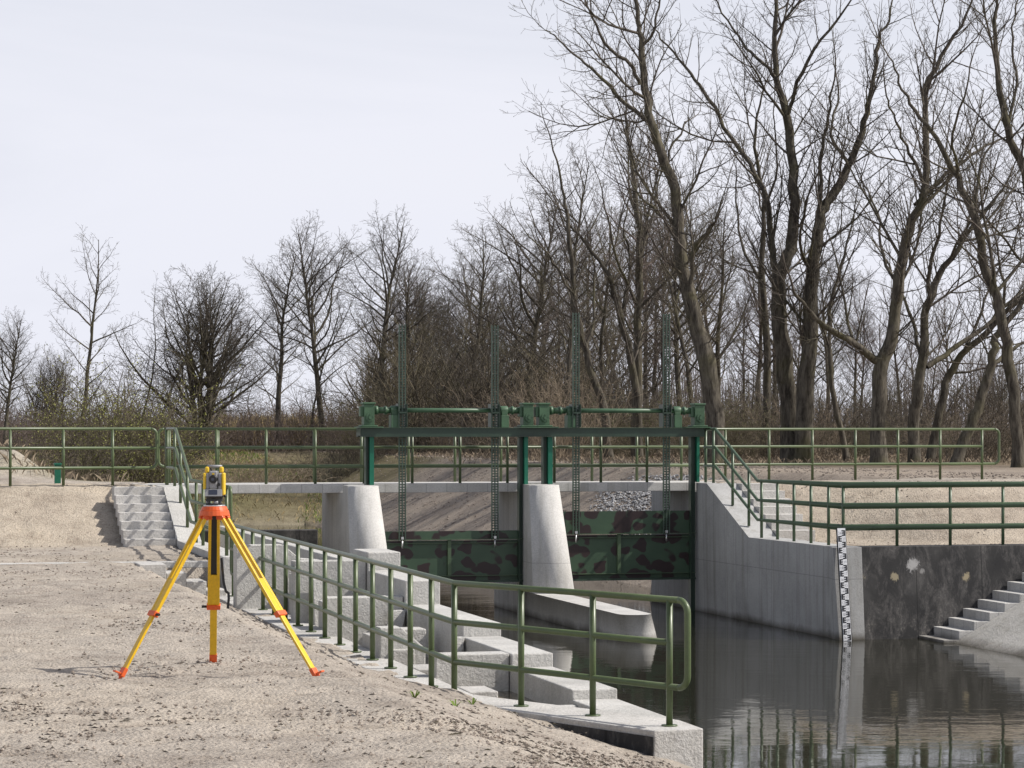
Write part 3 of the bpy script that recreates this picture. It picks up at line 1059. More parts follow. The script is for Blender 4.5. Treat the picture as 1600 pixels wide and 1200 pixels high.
# raised wall (stair stringer and flat part), then low railing wall
m = MB()
side = [(-0.36, 2.615), (1.1, 2.615), (3.5, 1.69), (9.75, 1.69)]
lpL = [(-7.6, b, z) for b, z in side] + [(-7.6, 9.75, W0), (-7.6, -0.36, W0)]
lpR = [(-7.18 if i else -7.18, b, z) for (_, b, z), i in zip(lpL, range(9))]
k = len(lpL)
m.add([L(*p) for p in lpL] + [L(*p) for p in lpR], [tuple(range(k)), tuple(reversed(range(k, 2 * k)))] + [(i, k + i, k + (i + 1) % k, (i + 1) % k) for i in range(k)])
m.build('raised_wall', M['concrete_rough'], fp)
m = MB()
m.plan([(-7.82, 26.05), (-7.32, 25.75), (-7.32, 9.752), (-7.82, 9.752)], W0, 1.118)
m.build('railing_wall', M['concrete_light'], fp, 0.012)
# bent end: from the railing wall to the end of the outer wall
m = MB()
m.plan([(-7.82, 26.055), (-6.53, 29.02), (-6.07, 28.95), (-6.07, 28.3), (-7.32, 25.755)], 0.6, 1.122)
m.build('end_wall', M['concrete_light'], fp, 0.012)
m = MB()
m.hexa([L(-7.82, 26.066, 0.4), L(-6.545, 29.035, 0.4), L(-6.54, 29.02, 0.4), L(-7.80, 26.05, 0.4)],
       [L(-7.82, 26.066, 1.07), L(-6.545, 29.035, 1.07), L(-6.54, 29.02, 1.07), L(-7.80, 26.05, 1.07)])
m.build('bitumen_skirt', M['bitumen'], fp)


def b_of_Y(Y, a=-6.3):
    return (OY + ST * a - Y) / CT


EY = [(50.5, 2.05), (34.3, 2.04), (31.9, 1.80), (28.8, 1.50), (26.6, 1.35), (24.3, 1.21), (21.85, 1.115)]
m = None
for (Y0, _), (Y1, z) in zip(EY[1:-1], EY[2:]):
    b0, b1 = b_of_Y(Y0), b_of_Y(Y1)
    MB().box(-6.52, -6.07, b0 + 0.002, b1, W0, z).build('outer_wall', M['concrete_rough'], fp, 0.015)
bA = b_of_Y(34.3)
MB().box(-6.52, -6.07, bA - 1.05, bA, W0, 2.04).build('outer_wall', M['concrete_rough'], fp, 0.015)
MB().box(-6.62, -6.2, 1.5, bA - 1.06, W0, 1.88).build('outer_wall', M['concrete_rough'], fp, 0.015)


def cross(name, Y, pts, z0=0.4, th=0.3, mtl='concrete_rough'):
    """upright baffle across the channel: outline [(a, z)] of its top, from the railing wall outwards"""
    b = b_of_Y(Y)
    m = MB()
    out = list(pts) + [(pts[-1][0], z0), (pts[0][0], z0)]
    k = len(out)
    fr_, bk = [L(a, b, z) for a, z in out], [L(a, b - th, z) for a, z in out]
    m.add(fr_ + bk, [tuple(reversed(range(k))), tuple(range(k, 2 * k))] + [(i, (i + 1) % k, k + (i + 1) % k, k + i) for i in range(k)])
    m.build(name, M[mtl], fp, 0.012)


cross('baffle_wall', 37.0, [(-7.9, 2.03), (-7.22, 2.03), (-6.98, 1.83), (-6.63, 1.80)])
cross('baffle_wall', 35.7, [(-7.31, 1.68), (-7.05, 1.66)], th=0.25)
cross('baffle_wall', 34.35, [(-7.5, 1.93), (-6.53, 1.93)])
cross('baffle_wall', 31.95, [(-7.5, 1.60), (-6.53, 1.60)])
cross('baffle_wall', 28.9, [(-7.44, 1.46), (-7.2, 1.46), (-6.98, 1.27), (-6.92, 1.22)])
cross('baffle_wall', 26.65, [(-7.31, 1.35), (-6.53, 1.35)])


def nib(Y, a0, a1, z0, z1, lean, ln_=0.35):
    b = b_of_Y(Y)
    m = MB()
    m.hexa([L(a0 - lean, b + ln_, z0), L(a1 - lean, b + ln_, z0), L(a1, b, z0), L(a0, b, z0)],
           [L(a0, b + 0.12, z1), L(a1, b + 0.12, z1), L(a1, b, z1), L(a0, b, z1)])
    m.build('slot_nib', M['concrete_rough'], fp, 0.01)


nib(36.9, -6.95, -6.78, 0.7, 1.72, 0.0, 0.2)
nib(34.3, -7.28, -7.12, 0.7, 1.70, 0.0)
nib(31.9, -6.74, -6.53, 0.6, 1.44, 0.2)
nib(28.75, -6.66, -6.53, 0.6, 1.36, 0.2)
nib(24.2, -6.76, -6.53, 0.6, 1.08, 0.14)
# blocks and ledges inside the pools
for Y, a0, a1, dl, z in ((33.6, -7.31, -7.0, 0.7, 1.46), (30.6, -7.31, -6.86, 0.8, 1.27), (30.2, -7.0, -6.7, 0.35, 1.36), (28.1, -7.31, -6.98, 0.6, 1.12),
                         (25.7, -7.31, -7.02, 0.55, 1.12), (29.6, -7.31, -7.06, 0.8, 1.22)):
    b = b_of_Y(Y)
    MB().box(a0, a1, b, b + dl, 0.4, z).build('pool_ledge', M['concrete_light'], fp, 0.012)
m = MB()
m.add([L(-7.4, 1, 0.62), L(-6.4, 1, 0.62), L(-6.4, 28.4, 0.62), L(-7.4, 28.4, 0.62)], [(3, 2, 1, 0)])
m.build('channel_floor', M['concrete_rough'], fp)
m = MB()
m.add([L(-7.36, 8, 0.96), L(-6.5, 8, 0.96), L(-6.5, 28.4, 0.96), L(-7.36, 28.4, 0.96)], [(3, 2, 1, 0)])
m.build('pool_water', M['pool'], kind='structure')

# stop-log wall under the deck, upstream end of the pass
hb = thing('head_wall', 'dark wall closing the channel under the footbridge beside the pier', 'retaining wall', L(-5.6, -2.9, W0), TH)
MB().box(-7.3, A_L - 0.302, -3.2, -2.9, W0, 1.62).build('wall_body', M['bitumen'], hb, 0.02)
ab_w = thing('abutment_wall', 'concrete abutment under the footbridge at the sandy embankment', 'retaining wall', L(-7.9, -1.2, W0), TH)
MB().box(-8.3, -7.62, -3.1, -0.1, W0, 2.432).build('wall_body', M['concrete'], ab_w)

# small retaining wall with steps down from the bench to the railing wall
bk = thing('retaining_wall', 'short black coated wall with pale cap behind the tripod legs', 'retaining wall', L(-8.6, 9.3, 1.0), TH)
MB().box(-9.25, -7.605, 8.99, 9.2, 0.3, 1.496).build('coated_wall', M['bitumen'], bk)
MB().box(-15.5, -7.605, 8.98, 9.22, 1.50, 1.602).build('cap', M['concrete_light'], bk, 0.01)
sb = thing('concrete_steps', 'four low pale blocks stepping down in front of the short black wall', 'steps', L(-8.5, 9.6, 1.0), TH, 'flights of concrete steps')
for k in range(4):
    z = 1.615 - 0.135 * k
    MB().box(-8.87 + 0.31 * k - (0.1 if k == 0 else 0), -8.87 + 0.31 * (k + 1), 9.45, 10.25, z - 0.5, z).build('step', M['concrete_light'], sb, 0.012)

# teal marker post on the crest
mp_ = thing('marker_post', 'short teal green steel marker post standing behind the crest railing', 'marker post', L(apx(90, -1.2), -1.2, 2.55), TH)
a = apx(90, -1.2)
MB().box(a - 0.06, a + 0.06, -1.26, -1.14, 2.4, 3.0).build('post', M['teal'], mp_, 0.006)
MB().box(a - 0.075, a + 0.075, -1.275, -1.125, 3.002, 3.04).build('cap', M['teal'], mp_, 0.006)

# ------------------------------------------------------------------ tripod and instrument
TY = 22.13
TX = (335 - CX) / F * TY
HT = CH - (789 - HY) / F * TY                    # top of the head
tp = thing('survey_tripod', 'yellow and orange surveying tripod standing on the sandy bank', 'tripod', (TX, TY, 1.6), 0)
feet = [at(187, 1054, 21.6), at(497, 1052, 21.6), at(333, 1033, 23.05)]
for f in feet:
    pass


def ngon(cx, cy, r, n, ph=0.0):
    return [(cx + r * math.cos(2 * math.pi * k / n + ph), cy + r * math.sin(2 * math.pi * k / n + ph)) for k in range(n)]


m = MB()
q0, q1 = ngon(TX, TY, 0.135, 24), ngon(TX, TY, 0.105, 24)
m.hexa([(x, y, HT - 0.092) for x, y in q0], [(x, y, HT - 0.045) for x, y in ngon(TX, TY, 0.125, 24)])
m.hexa([(x, y, HT - 0.0445) for x, y in ngon(TX, TY, 0.118, 24)], [(x, y, HT - 0.012) for x, y in q1])
hd = m.build('tripod_head', M['orange'], tp, 0.004)
m = MB()
m.hexa([(x, y, HT - 0.0115) for x, y in ngon(TX, TY, 0.094, 28)], [(x, y, HT) for x, y in ngon(TX, TY, 0.094, 28)])
m.build('head_plate', M['steel'], hd, 0.002)
for i, f in enumerate(feet):
    f = Vector(f)
    out = Vector((f.x - TX, f.y - TY, 0)).normalized()
    sd = out.cross(Vector((0, 0, 1)))
    top = Vector((TX, TY, HT - 0.075)) + out * 0.085
    f = Vector((f.x, f.y, gz(f.x, f.y) - 0.01))
    d = (f - top).normalized()
    Ln = (f - top).length
    j1, j2 = 0.40, 0.60                          # rods end, clamp
    lg = MB()
    for s in (-1, 1):
        lg.bar(top + sd * s * 0.036, top + sd * s * 0.041 + d * Ln * j2, 0.026, 0.03, sd)
    lg.bar(top + d * Ln * j1, top + d * Ln * j2, 0.057, 0.024, sd)
    leg = lg.build('leg', M['yellow'], tp, 0.003)
    lw = MB()
    lw.bar(top + d * Ln * (j2 - 0.02), top + d * (Ln - 0.07), 0.062, 0.022, sd)
    lw.build('lower_section', M['yellow'], leg, 0.003)
    c = MB()
    c.bar(top + d * Ln * (j2 - 0.002), top + d * (Ln * j2 + 0.045), 0.122, 0.05, sd)
    cl = c.build('clamp', M['orange'], leg, 0.006)
    kn = MB()
    kp = top + d * (Ln * j2 + 0.022) - sd * 0.06
    kn.tube([kp, kp - sd * 0.045], 0.012, 10)
    kn.build('clamp_screw', M['black'], leg)
    hg = MB()
    hp = top + d * 0.005
    for s in (-1, 1):
        hg.bar(hp + sd * s * 0.037 - d * 0.035, hp + sd * s * 0.037 + d * 0.05, 0.04, 0.044, sd)
    hg.build('hinge', M['orange'], leg, 0.006)
    fo = MB()
    fo.bar(f - d * 0.10, f - d * 0.02, 0.068, 0.034, sd)
    up = f - d * 0.045
    fo.bar(up + out * 0.005, up + out * 0.075 + Vector((0, 0, 0.03)), 0.045, 0.014, sd)
    fo.tube([f - d * 0.03, f + d * 0.03], [0.022, 0.004], 8)
    fo.build('foot_shoe', M['orange'], leg, 0.004)
# black pouch panel between the rods of the far leg and the loose strap
f = Vector(feet[2])
out = Vector((f.x - TX, f.y - TY, 0)).normalized()
sd = out.cross(Vector((0, 0, 1)))
top = Vector((TX, TY, HT - 0.075)) + out * 0.085
d = (f - top).normalized()
m = MB()
m.bar(top + d * 0.03, top + d * 0.655, 0.05, 0.012, sd)
m.build('webbing_panel', M['black'], tp)
m = MB()
p0 = Vector(at(346, 880, 22.6))
pts = [at(346, 872, 22.6), at(347.5, 890, 22.55), at(349.5, 910, 22.5), at(353, 924, 22.45), at(357, 927, 22.42), at(357.5, 935, 22.4), at(356, 950, 22.4)]
for p, q in zip(pts[:-1], pts[1:]):
    m.bar(p, Vector(q) + (Vector(q) - Vector(p)).normalized() * 0.004, 0.022, 0.006, (1, 0, 0.3))
m.build('carry_strap', M['black'], tp)

ti = thing('survey_instrument', 'yellow and grey total station mounted on the tripod head', 'total station', (TX, TY, HT), 0)
z0 = HT


def tb(name, dx, dy, z0_, sx, sy, sz, mtl, par, bev=0.006):
    return MB().wbox((TX + dx, TY + dy, z0_ + sz / 2), (sx, sy, sz)).build(name, mtl, par, bev)


m = MB()
m.hexa([(x, y, z0 + 0.001) for x, y in ngon(TX, TY, 0.078, 6, 0.5)], [(x, y, z0 + 0.014) for x, y in ngon(TX, TY, 0.078, 6, 0.5)])
m.hexa([(x, y, z0 + 0.034) for x, y in ngon(TX, TY, 0.08, 6, 0.5)], [(x, y, z0 + 0.052) for x, y in ngon(TX, TY, 0.08, 6, 0.5)])
m.hexa([(x, y, z0 + 0.053) for x, y in ngon(TX, TY, 0.07, 20)], [(x, y, z0 + 0.078) for x, y in ngon(TX, TY, 0.08, 20)])
tr = m.build('tribrach', M['black'], ti)
for k in range(3):
    an = -math.pi / 2 + 2 * math.pi * k / 3 + 0.35
    p = (TX + 0.056 * math.cos(an), TY + 0.056 * math.sin(an))
    MB().tube([(p[0], p[1], z0 + 0.014), (p[0], p[1], z0 + 0.036)], 0.02, 14).build('levelling_screw', M['inst_grey'], tr)
b = MB()
b.wbox((TX, TY, z0 + 0.105), (0.15, 0.115, 0.05))
b.hexa([(TX - 0.072, TY - 0.085, z0 + 0.078), (TX + 0.072, TY - 0.085, z0 + 0.078), (TX + 0.072, TY - 0.0577, z0 + 0.078), (TX - 0.072, TY - 0.0577, z0 + 0.078)],
       [(TX - 0.072, TY - 0.07, z0 + 0.138), (TX + 0.072, TY - 0.07, z0 + 0.138), (TX + 0.072, TY - 0.0577, z0 + 0.138), (TX - 0.072, TY - 0.0577, z0 + 0.138)])
kb = b.build('keypad_base', M['inst_grey'], ti)
s = MB()
s.hexa([(TX - 0.042, TY - 0.0835, z0 + 0.091), (TX + 0.034, TY - 0.0835, z0 + 0.091), (TX + 0.034, TY - 0.08, z0 + 0.091), (TX - 0.042, TY - 0.08, z0 + 0.091)],
       [(TX - 0.042, TY - 0.0745, z0 + 0.132), (TX + 0.034, TY - 0.0745, z0 + 0.132), (TX + 0.034, TY - 0.07, z0 + 0.132), (TX - 0.042, TY - 0.07, z0 + 0.132)])
s.build('display', M['glass'], kb)
for sg_ in (-1, 1):
    w_ = tb('yoke_post', sg_ * 0.052, 0, z0 + 0.132, 0.03, 0.1, 0.142, M['inst_grey'], ti, 0.008)
    tb('side_cover', sg_ * 0.080, 0, z0 + (0.135 if sg_ < 0 else 0.085), 0.026, 0.11, 0.143 if sg_ < 0 else 0.193, M['inst_yellow'], w_, 0.01)
    tb('handle_foot', sg_ * 0.062, 0, z0 + 0.279, 0.034, 0.05, 0.052, M['inst_yellow'], w_, 0.012)
MB().tube([(TX - 0.06, TY, z0 + 0.334), (TX + 0.066, TY, z0 + 0.334)], 0.012, 12).build('carry_handle', M['inst_grey'], ti)
t_ = tb('telescope', -0.003, 0, z0 + 0.14, 0.068, 0.13, 0.155, M['inst_grey'], ti, 0.012)
MB().tube([(TX - 0.003, TY - 0.064, z0 + 0.224), (TX - 0.003, TY - 0.1, z0 + 0.224)], [0.037, 0.032], 20).build('eyepiece', M['black'], t_)
MB().tube([(TX - 0.003, TY - 0.1, z0 + 0.224), (TX - 0.003, TY - 0.104, z0 + 0.224)], 0.014, 14).build('eyepiece_lens', M['glass'], t_)
tb('target_emblem', -0.003, -0.066, z0 + 0.262, 0.02, 0.004, 0.014, M['inst_yellow'], t_, 0.001)
MB().tube([(TX + 0.045, TY - 0.05, z0 + 0.178), (TX + 0.045, TY - 0.078, z0 + 0.178)], 0.014, 12).build('focus_knob', M['black'], ti)
MB().tube([(TX + 0.094, TY - 0.02, z0 + 0.09), (TX + 0.094, TY - 0.02, z0 + 0.066)], 0.012, 10).build('plummet_knob', M['black'], ti)
MB().tube([(TX - 0.02, TY - 0.02, z0 + 0.296), (TX - 0.028, TY - 0.05, z0 + 0.318)], 0.008, 8).build('sight_collimator', M['black'], t_)

# ------------------------------------------------------------------ bare trees
UP = Vector((0, 0, 1))


class Grove:
    """tubes sorted by number of points and sides, so that they can be meshed in bulk"""

    def __init__(self):
        self.g = {}

    def add(self, pts, rad):
        r = rad[0]
        n = 9 if r > 0.12 else 6 if r > 0.045 else 4 if r > 0.016 else 3
        self.g.setdefault((len(pts), n), []).append((pts, rad))

    def mesh(self, name, material, extra=None, extra_mat=None):
        VS, FS, base = [], [], 0
        for (k, n), lst in self.g.items():
            P = np.array([[tuple(p) for p in pts] for pts, _ in lst])
            R = np.array([r for _, r in lst])
            T = np.empty_like(P)
            T[:, 1:-1] = P[:, 2:] - P[:, :-2]
            T[:, 0] = P[:, 1] - P[:, 0]
            T[:, -1] = P[:, -1] - P[:, -2]
            T /= np.linalg.norm(T, axis=2, keepdims=True) + 1e-9
            D = P[:, -1] - P[:, 0]
            ref = np.zeros_like(D)
            ref[np.arange(len(D)), np.argmin(np.abs(D), axis=1)] = 1
            Xv = np.cross(T, ref[:, None, :])
            Xv /= np.linalg.norm(Xv, axis=2, keepdims=True) + 1e-9
            Yv = np.cross(T, Xv)
            an = np.arange(n) * 2 * math.pi / n
            V = P[:, :, None, :] + R[:, :, None, None] * (Xv[:, :, None, :] * np.cos(an)[None, None, :, None] + Yv[:, :, None, :] * np.sin(an)[None, None, :, None])
            m = len(lst)
            idx = base + np.arange(m * k * n).reshape(m, k, n)
            a, b = idx[:, :-1], idx[:, 1:]
            f = np.stack([a, np.roll(a, -1, 2), np.roll(b, -1, 2), b], -1).reshape(-1, 4)
            VS.append(V.reshape(-1, 3))
            FS.append(f)
            base += m * k * n
        nt_ = sum(len(f) for f in FS)
        if extra is not None and len(extra):
            E = np.asarray(extra, float)            # (m, 4, 3) leaf quads
            VS.append(E.reshape(-1, 3))
            FS.append(base + np.arange(len(E) * 4).reshape(-1, 4))
        me = bpy.data.meshes.new(name)
        fast_mesh(me, np.concatenate(VS), np.concatenate(FS))
        me.materials.append(material)
        if extra is not None and len(extra):
            me.materials.append(extra_mat)
            mi = np.zeros(len(me.polygons), np.int32)
            mi[nt_:] = 1
            me.polygons.foreach_set('material_index', mi)
        return me


def perp(d, ang, phi):
    ref = UP if abs(d.z) < 0.95 else Vector((1, 0, 0))
    x = d.cross(ref).normalized()
    y = d.cross(x)
    s = math.sin(ang)
    return (d * math.cos(ang) + x * (s * math.cos(phi)) + y * (s * math.sin(phi))).normalized()


rr = random.random
ru = random.uniform


def grow(gt, gc, p, d, Ln, r, lv, P):
    """a branch with its own smaller branches; P holds one value for each order of branching"""
    k = P['seg'][lv]
    pts, rad = [p], [r]
    w, up = P['wob'][lv], P['up'][lv]
    sl = Ln / k
    for i in range(k):
        d = Vector((d.x + ru(-w, w), d.y + ru(-w, w), d.z + ru(-w, w) + up)).normalized()
        p = p + d * sl
        pts.append(p)
        rad.append(max(P['rmin'], r * (1 - (i + 1) / k * (1 - P['tip'][lv]))))
    (gt if r > P['rsplit'] else gc).add(pts, rad)
    if lv >= P['max']:
        return
    n = max(1, int(Ln * P['den'][lv] * ru(0.8, 1.2)))
    phi = rr() * 6.28
    t0 = P['t0'][lv]
    for i in range(n):
        t = t0 + (1 - t0) * (i + rr()) / n
        q = t * k
        j = min(k - 1, int(q))
        f = q - j
        pos = pts[j].lerp(pts[j + 1], f)
        dr = (pts[j + 1] - pts[j]).normalized()
        phi += 2.4 + ru(-0.5, 0.5)
        a0, a1 = P['ang'][lv]
        rc = rad[j] * (1 - f) + rad[j + 1] * f
        shape = P['shape'][lv]
        tt = (t - t0) / (1 - t0)
        if shape == 'round':
            s = 0.55 + 0.75 * math.sin(math.pi * min(1, 0.15 + tt * 0.8))
            s *= 1 - 0.45 * tt ** 3
        else:
            s = 1 - shape * tt
        cl = Ln * P['rat'][lv] * s * ru(0.65, 1.2)
        dc = perp(dr, ru(a0, a1), phi)
        env = P.get('env')
        if env is not None:                     # crowns fill a rounded outline
            H_, cz, rx, rz = env
            if lv == 0:
                lift = tt ** 1.6 * 0.9
                dc = (dc + Vector((0, 0, lift))).normalized()
            ox, oy, oz = pos.x / (rx * H_), pos.y / (rx * H_), (pos.z - cz * H_) / (rz * H_)
            ux, uy, uz = dc.x / (rx * H_), dc.y / (rx * H_), (dc.z + 0.12) / (rz * H_)
            A_, B_, C_ = ux * ux + uy * uy + uz * uz, ox * ux + oy * uy + oz * uz, ox * ox + oy * oy + oz * oz - 1
            disc = B_ * B_ - A_ * C_
            far = (-B_ + math.sqrt(disc)) / A_ if disc > 0 else 0.2
            far = max(far, 0.25)
            cl = far * ru(0.72, 1.04) if lv == 0 else min(cl, far * ru(0.85, 1.1))
        grow(gt, gc, pos, dc, cl, max(P['rmin'], min(rc * 0.8, cl * P['thick'][lv])), lv + 1, P)


ALDER = dict(max=3, seg=(14, 7, 4, 3, 2), wob=(0.05, 0.14, 0.2, 0.25, 0.3), up=(0.03, 0.07, 0.05, 0.03, 0.0), tip=(0.1, 0.12, 0.3, 0.4, 0.6), den=(3.2, 4.2, 8.5, 6.5),
             t0=(0.24, 0.22, 0.15, 0.1), ang=((0.85, 1.25), (0.6, 1.0), (0.5, 0.95), (0.5, 0.9)), rat=(0.33, 0.38, 0.42, 0.5), shape=(0.66, 0.6, 0.5, 0.4),
             thick=(0.012, 0.010, 0.009, 0.008), rmin=0.0052, rsplit=0.06)
CROWNED = dict(ALDER, den=(2.9, 4.2, 8.5, 6.5), t0=(0.42, 0.25, 0.15, 0.1), ang=((0.6, 1.05), (0.55, 0.95), (0.5, 0.9), (0.5, 0.9)), shape=('round', 0.55, 0.5, 0.4), rat=(0.36, 0.38, 0.42, 0.5),
               up=(0.03, 0.10, 0.07, 0.04, 0.0), wob=(0.07, 0.17, 0.22, 0.25, 0.3))
ROUND = dict(CROWNED, den=(3.9, 4.6, 11, 6), t0=(0.27, 0.18, 0.1, 0.1), ang=((0.85, 1.3), (0.55, 1.05), (0.5, 1.05), (0.5, 0.9)), rat=(0.3, 0.36, 0.44, 0.5), up=(0.02, 0.06, 0.04, 0.02, 0.0), wob=(0.09, 0.2, 0.26, 0.3, 0.3),
             thick=(0.015, 0.010, 0.009, 0.008))
OAK = dict(CROWNED, t0=(0.16, 0.25, 0.15, 0.1), den=(1.7, 3.2, 8, 6.5), rat=(0.55, 0.36, 0.42, 0.5), ang=((0.3, 0.95), (0.5, 0.9), (0.5, 0.9), (0.5, 0.9)), shape=(0.3, 0.5, 0.5, 0.4), thick=(0.016, 0.012, 0.009, 0.008))
THIN = dict(ALDER, den=(2.6, 3.6, 7, 5), t0=(0.4, 0.2, 0.15, 0.1), rat=(0.22, 0.4, 0.45, 0.5), wob=(0.12, 0.18, 0.2, 0.25, 0.3))
WILLOW = dict(max=3, seg=(6, 5, 4, 3), wob=(0.2, 0.24, 0.26, 0.28), up=(0.12, 0.08, 0.05, 0.02), tip=(0.25, 0.3, 0.4, 0.6), den=(3.0, 4.0, 5.0), t0=(0.12, 0.15, 0.1),
              ang=((0.5, 1.05), (0.45, 0.95), (0.45, 0.9)), rat=(0.5, 0.46, 0.48), shape=(0.45, 0.45, 0.4), thick=(0.0125, 0.010, 0.0085), rmin=0.0048, rsplit=0.05)


def tree_object(name, label, cat, loc, me_t, me_c, group=None, rz=0.0, sc=(1, 1, 1)):
    t = thing(name, label, cat, loc, rz, group)
    t.scale = sc
    for nm, me in (('trunk', me_t), ('crown', me_c)):
        o = bpy.data.objects.new(nm, me)
        COL.objects.link(o)
        o.parent = t
    return t


def proto(P, H, r, seed, lean=0.0, tw='twig', bk='bark', stems=1, spread=0.35):
    random.seed(seed)
    gt, gc = Grove(), Grove()
    for s in range(stems):
        d = Vector((lean + ru(-0.03, 0.03), ru(-0.03, 0.03), 1))
        if stems > 1:
            an = 6.28 * s / stems + ru(-0.4, 0.4)
            d = Vector((math.cos(an) * spread * ru(0.5, 1.2), math.sin(an) * spread * ru(0.5, 1.2), 1))
        grow(gt, gc, Vector((ru(-0.15, 0.15) * (stems > 1), ru(-0.15, 0.15) * (stems > 1), -0.4)), d.normalized(), H * ru(0.85, 1) if stems > 1 else H, r, 0, P)
    me_c = gc.mesh('crown', M[tw])
    zs = np.empty(len(me_c.vertices) * 3, np.float32)
    me_c.vertices.foreach_get('co', zs)
    return gt.mesh('trunk', M[bk]), me_c, float(np.percentile(zs[2::3], 99.7))


def env(P, H, cz, rx, rz):
    return dict(P, env=(H, cz, rx, rz))


PROTO = {
    'round': [proto(env(ROUND, 13, 0.66, 0.23, 0.36), 12.4, 0.18, 61), proto(env(ROUND, 13, 0.68, 0.26, 0.34), 12.2, 0.19, 62), proto(env(ROUND, 13, 0.64, 0.21, 0.38), 12.4, 0.17, 63), proto(env(ROUND, 13, 0.7, 0.24, 0.32), 12.2, 0.17, 64)],
    'dome': [proto(dict(env(ROUND, 9, 0.56, 0.42, 0.47), t0=(0.2, 0.2, 0.12, 0.1), den=(2.2, 4.2, 10, 6), ang=((0.5, 1.2), (0.5, 0.95), (0.5, 1.0), (0.5, 0.9))), 7.6, 0.17, 65, stems=4, spread=0.26),
             proto(dict(env(ROUND, 9, 0.56, 0.38, 0.47), t0=(0.14, 0.2, 0.12, 0.1)), 7.6, 0.17, 66, stems=3, spread=0.22)],
    'open': [proto(dict(env(ROUND, 13, 0.60, 0.22, 0.41), den=(2.6, 4.0, 9, 6), t0=(0.2, 0.2, 0.12, 0.1)), 12.6, 0.16, 67)],
    'alder': [proto(ALDER, 13, 0.17, 11), proto(ALDER, 13, 0.16, 12), proto(CROWNED, 13, 0.18, 13), proto(CROWNED, 13, 0.17, 15), proto(ALDER, 13, 0.15, 16)],
    'oak': [proto(OAK, 9, 0.15, 21, stems=5, spread=0.34), proto(OAK, 9, 0.16, 22, stems=4, spread=0.3)],
    'thin': [proto(THIN, 11, 0.09, 31, 0.05), proto(THIN, 11, 0.085, 32, -0.05), proto(THIN, 11, 0.09, 33)],
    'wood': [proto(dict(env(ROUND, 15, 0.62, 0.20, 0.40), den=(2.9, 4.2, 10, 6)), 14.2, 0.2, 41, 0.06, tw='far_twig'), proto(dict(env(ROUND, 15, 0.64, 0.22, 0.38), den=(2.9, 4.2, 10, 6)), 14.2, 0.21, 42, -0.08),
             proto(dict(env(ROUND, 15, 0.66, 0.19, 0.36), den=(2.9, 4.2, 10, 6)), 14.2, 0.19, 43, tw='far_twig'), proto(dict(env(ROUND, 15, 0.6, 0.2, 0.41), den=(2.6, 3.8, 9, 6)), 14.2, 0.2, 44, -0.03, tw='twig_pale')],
    'sapling': [proto(dict(WILLOW, den=(2.2, 3.0, 4.0), rsplit=0.03), 6, 0.05, 51, stems=5, spread=0.3, tw='twig_pale'), proto(dict(WILLOW, den=(2.2, 3.0, 4.0), rsplit=0.03), 6, 0.05, 52, stems=6, spread=0.25),
                proto(dict(WILLOW, den=(2.2, 3.0, 4.0), rsplit=0.03), 6, 0.045, 53, stems=5, spread=0.35, tw='twig_red')],
}


def place(kind, i, x, ytop, Y, name, label, group=None, rz=None, wide=1.0, cat='tree'):
    """copy of a tree standing Y metres off in column x whose top reaches the row ytop"""
    me_t, me_c, H = PROTO[kind][i % len(PROTO[kind])]
    X = (x - CX) / F * Y
    g0 = gz(X, Y)
    h = (HY - ytop) / F * Y + CH - g0
    s = h / H
    return tree_object(name, label, cat, (X, Y, g0), me_t, me_c, group, ru(0, 6.28) if rz is None else rz, (s * wide, s * wide, s))


random.seed(99)
# single trees one can tell apart, from the open end of the row to the wood
SINGLES = [
    ('open', 0, 130, 352, 120, 1.0, 'slender bare tree with upswept boughs standing alone at the open end of the row'),
    ('dome', 0, 312, 420, 125, 1.2, 'round headed many stemmed bare tree above the survey instrument'),
    ('thin', 0, 212, 428, 128, 1.0, 'thin crooked bare stem beside the round headed tree'),
    ('round', 1, 8, 482, 130, 1.15, 'low broad bare tree cut by the edge of the view'),
    ('thin', 2, 238, 470, 135, 1.3, 'small dark bare tree growing against the round headed tree'),
    ('dome', 1, 85, 545, 150, 0.9, 'distant low many stemmed tree behind the slender lone tree'),
    ('round', 0, 433, 376, 140, 1.2, 'bare alder with a leaning pointed top, first of the tall row'),
    ('round', 1, 503, 335, 138, 1.05, 'tall bare alder with a domed top, second of the tall row'),
    ('thin', 1, 484, 425, 138, 1.0, 'slim bare stem close beside the domed alder'),
    ('round', 2, 604, 322, 132, 1.2, 'tall bare alder with a long clean trunk above the end hoist gearbox'),
    ('thin', 0, 580, 352, 134, 1.2, 'thin bare tree twinned with the clean trunked alder'),
    ('round', 3, 650, 396, 140, 1.2, 'shorter bare alder behind the first lifting rack'),
    ('round', 0, 728, 350, 132, 1.2, 'bare alder with a small rounded head in the gap before the wood'),
    ('round', 1, 822, 292, 122, 1.2, 'dense bare tree with spreading boughs behind the middle gearboxes'),
    ('round', 3, 690, 432, 150, 0.9, 'low bare tree between two alders behind the second rack'),
    ('round', 2, 772, 400, 140, 1.0, 'dark bare tree behind the second lifting rack'),
    ('round', 0, 884, 222, 112, 0.9, 'tall bare tree leaning outward where the high wood begins'),
    ('wood', 2, 990, 170, 104, 0.8, 'straight tall bare tree behind the last gate of the frame'),
    ('wood', 3, 940, 300, 118, 0.9, 'bare tree with pale twigs between two taller leaning trees'),
]
for kind, i, x, yt, Y, wd_, lab in SINGLES:
    place(kind, i, x, yt, Y, 'bare_tree', lab, 'bare trees lining the far bank', wide=wd_)
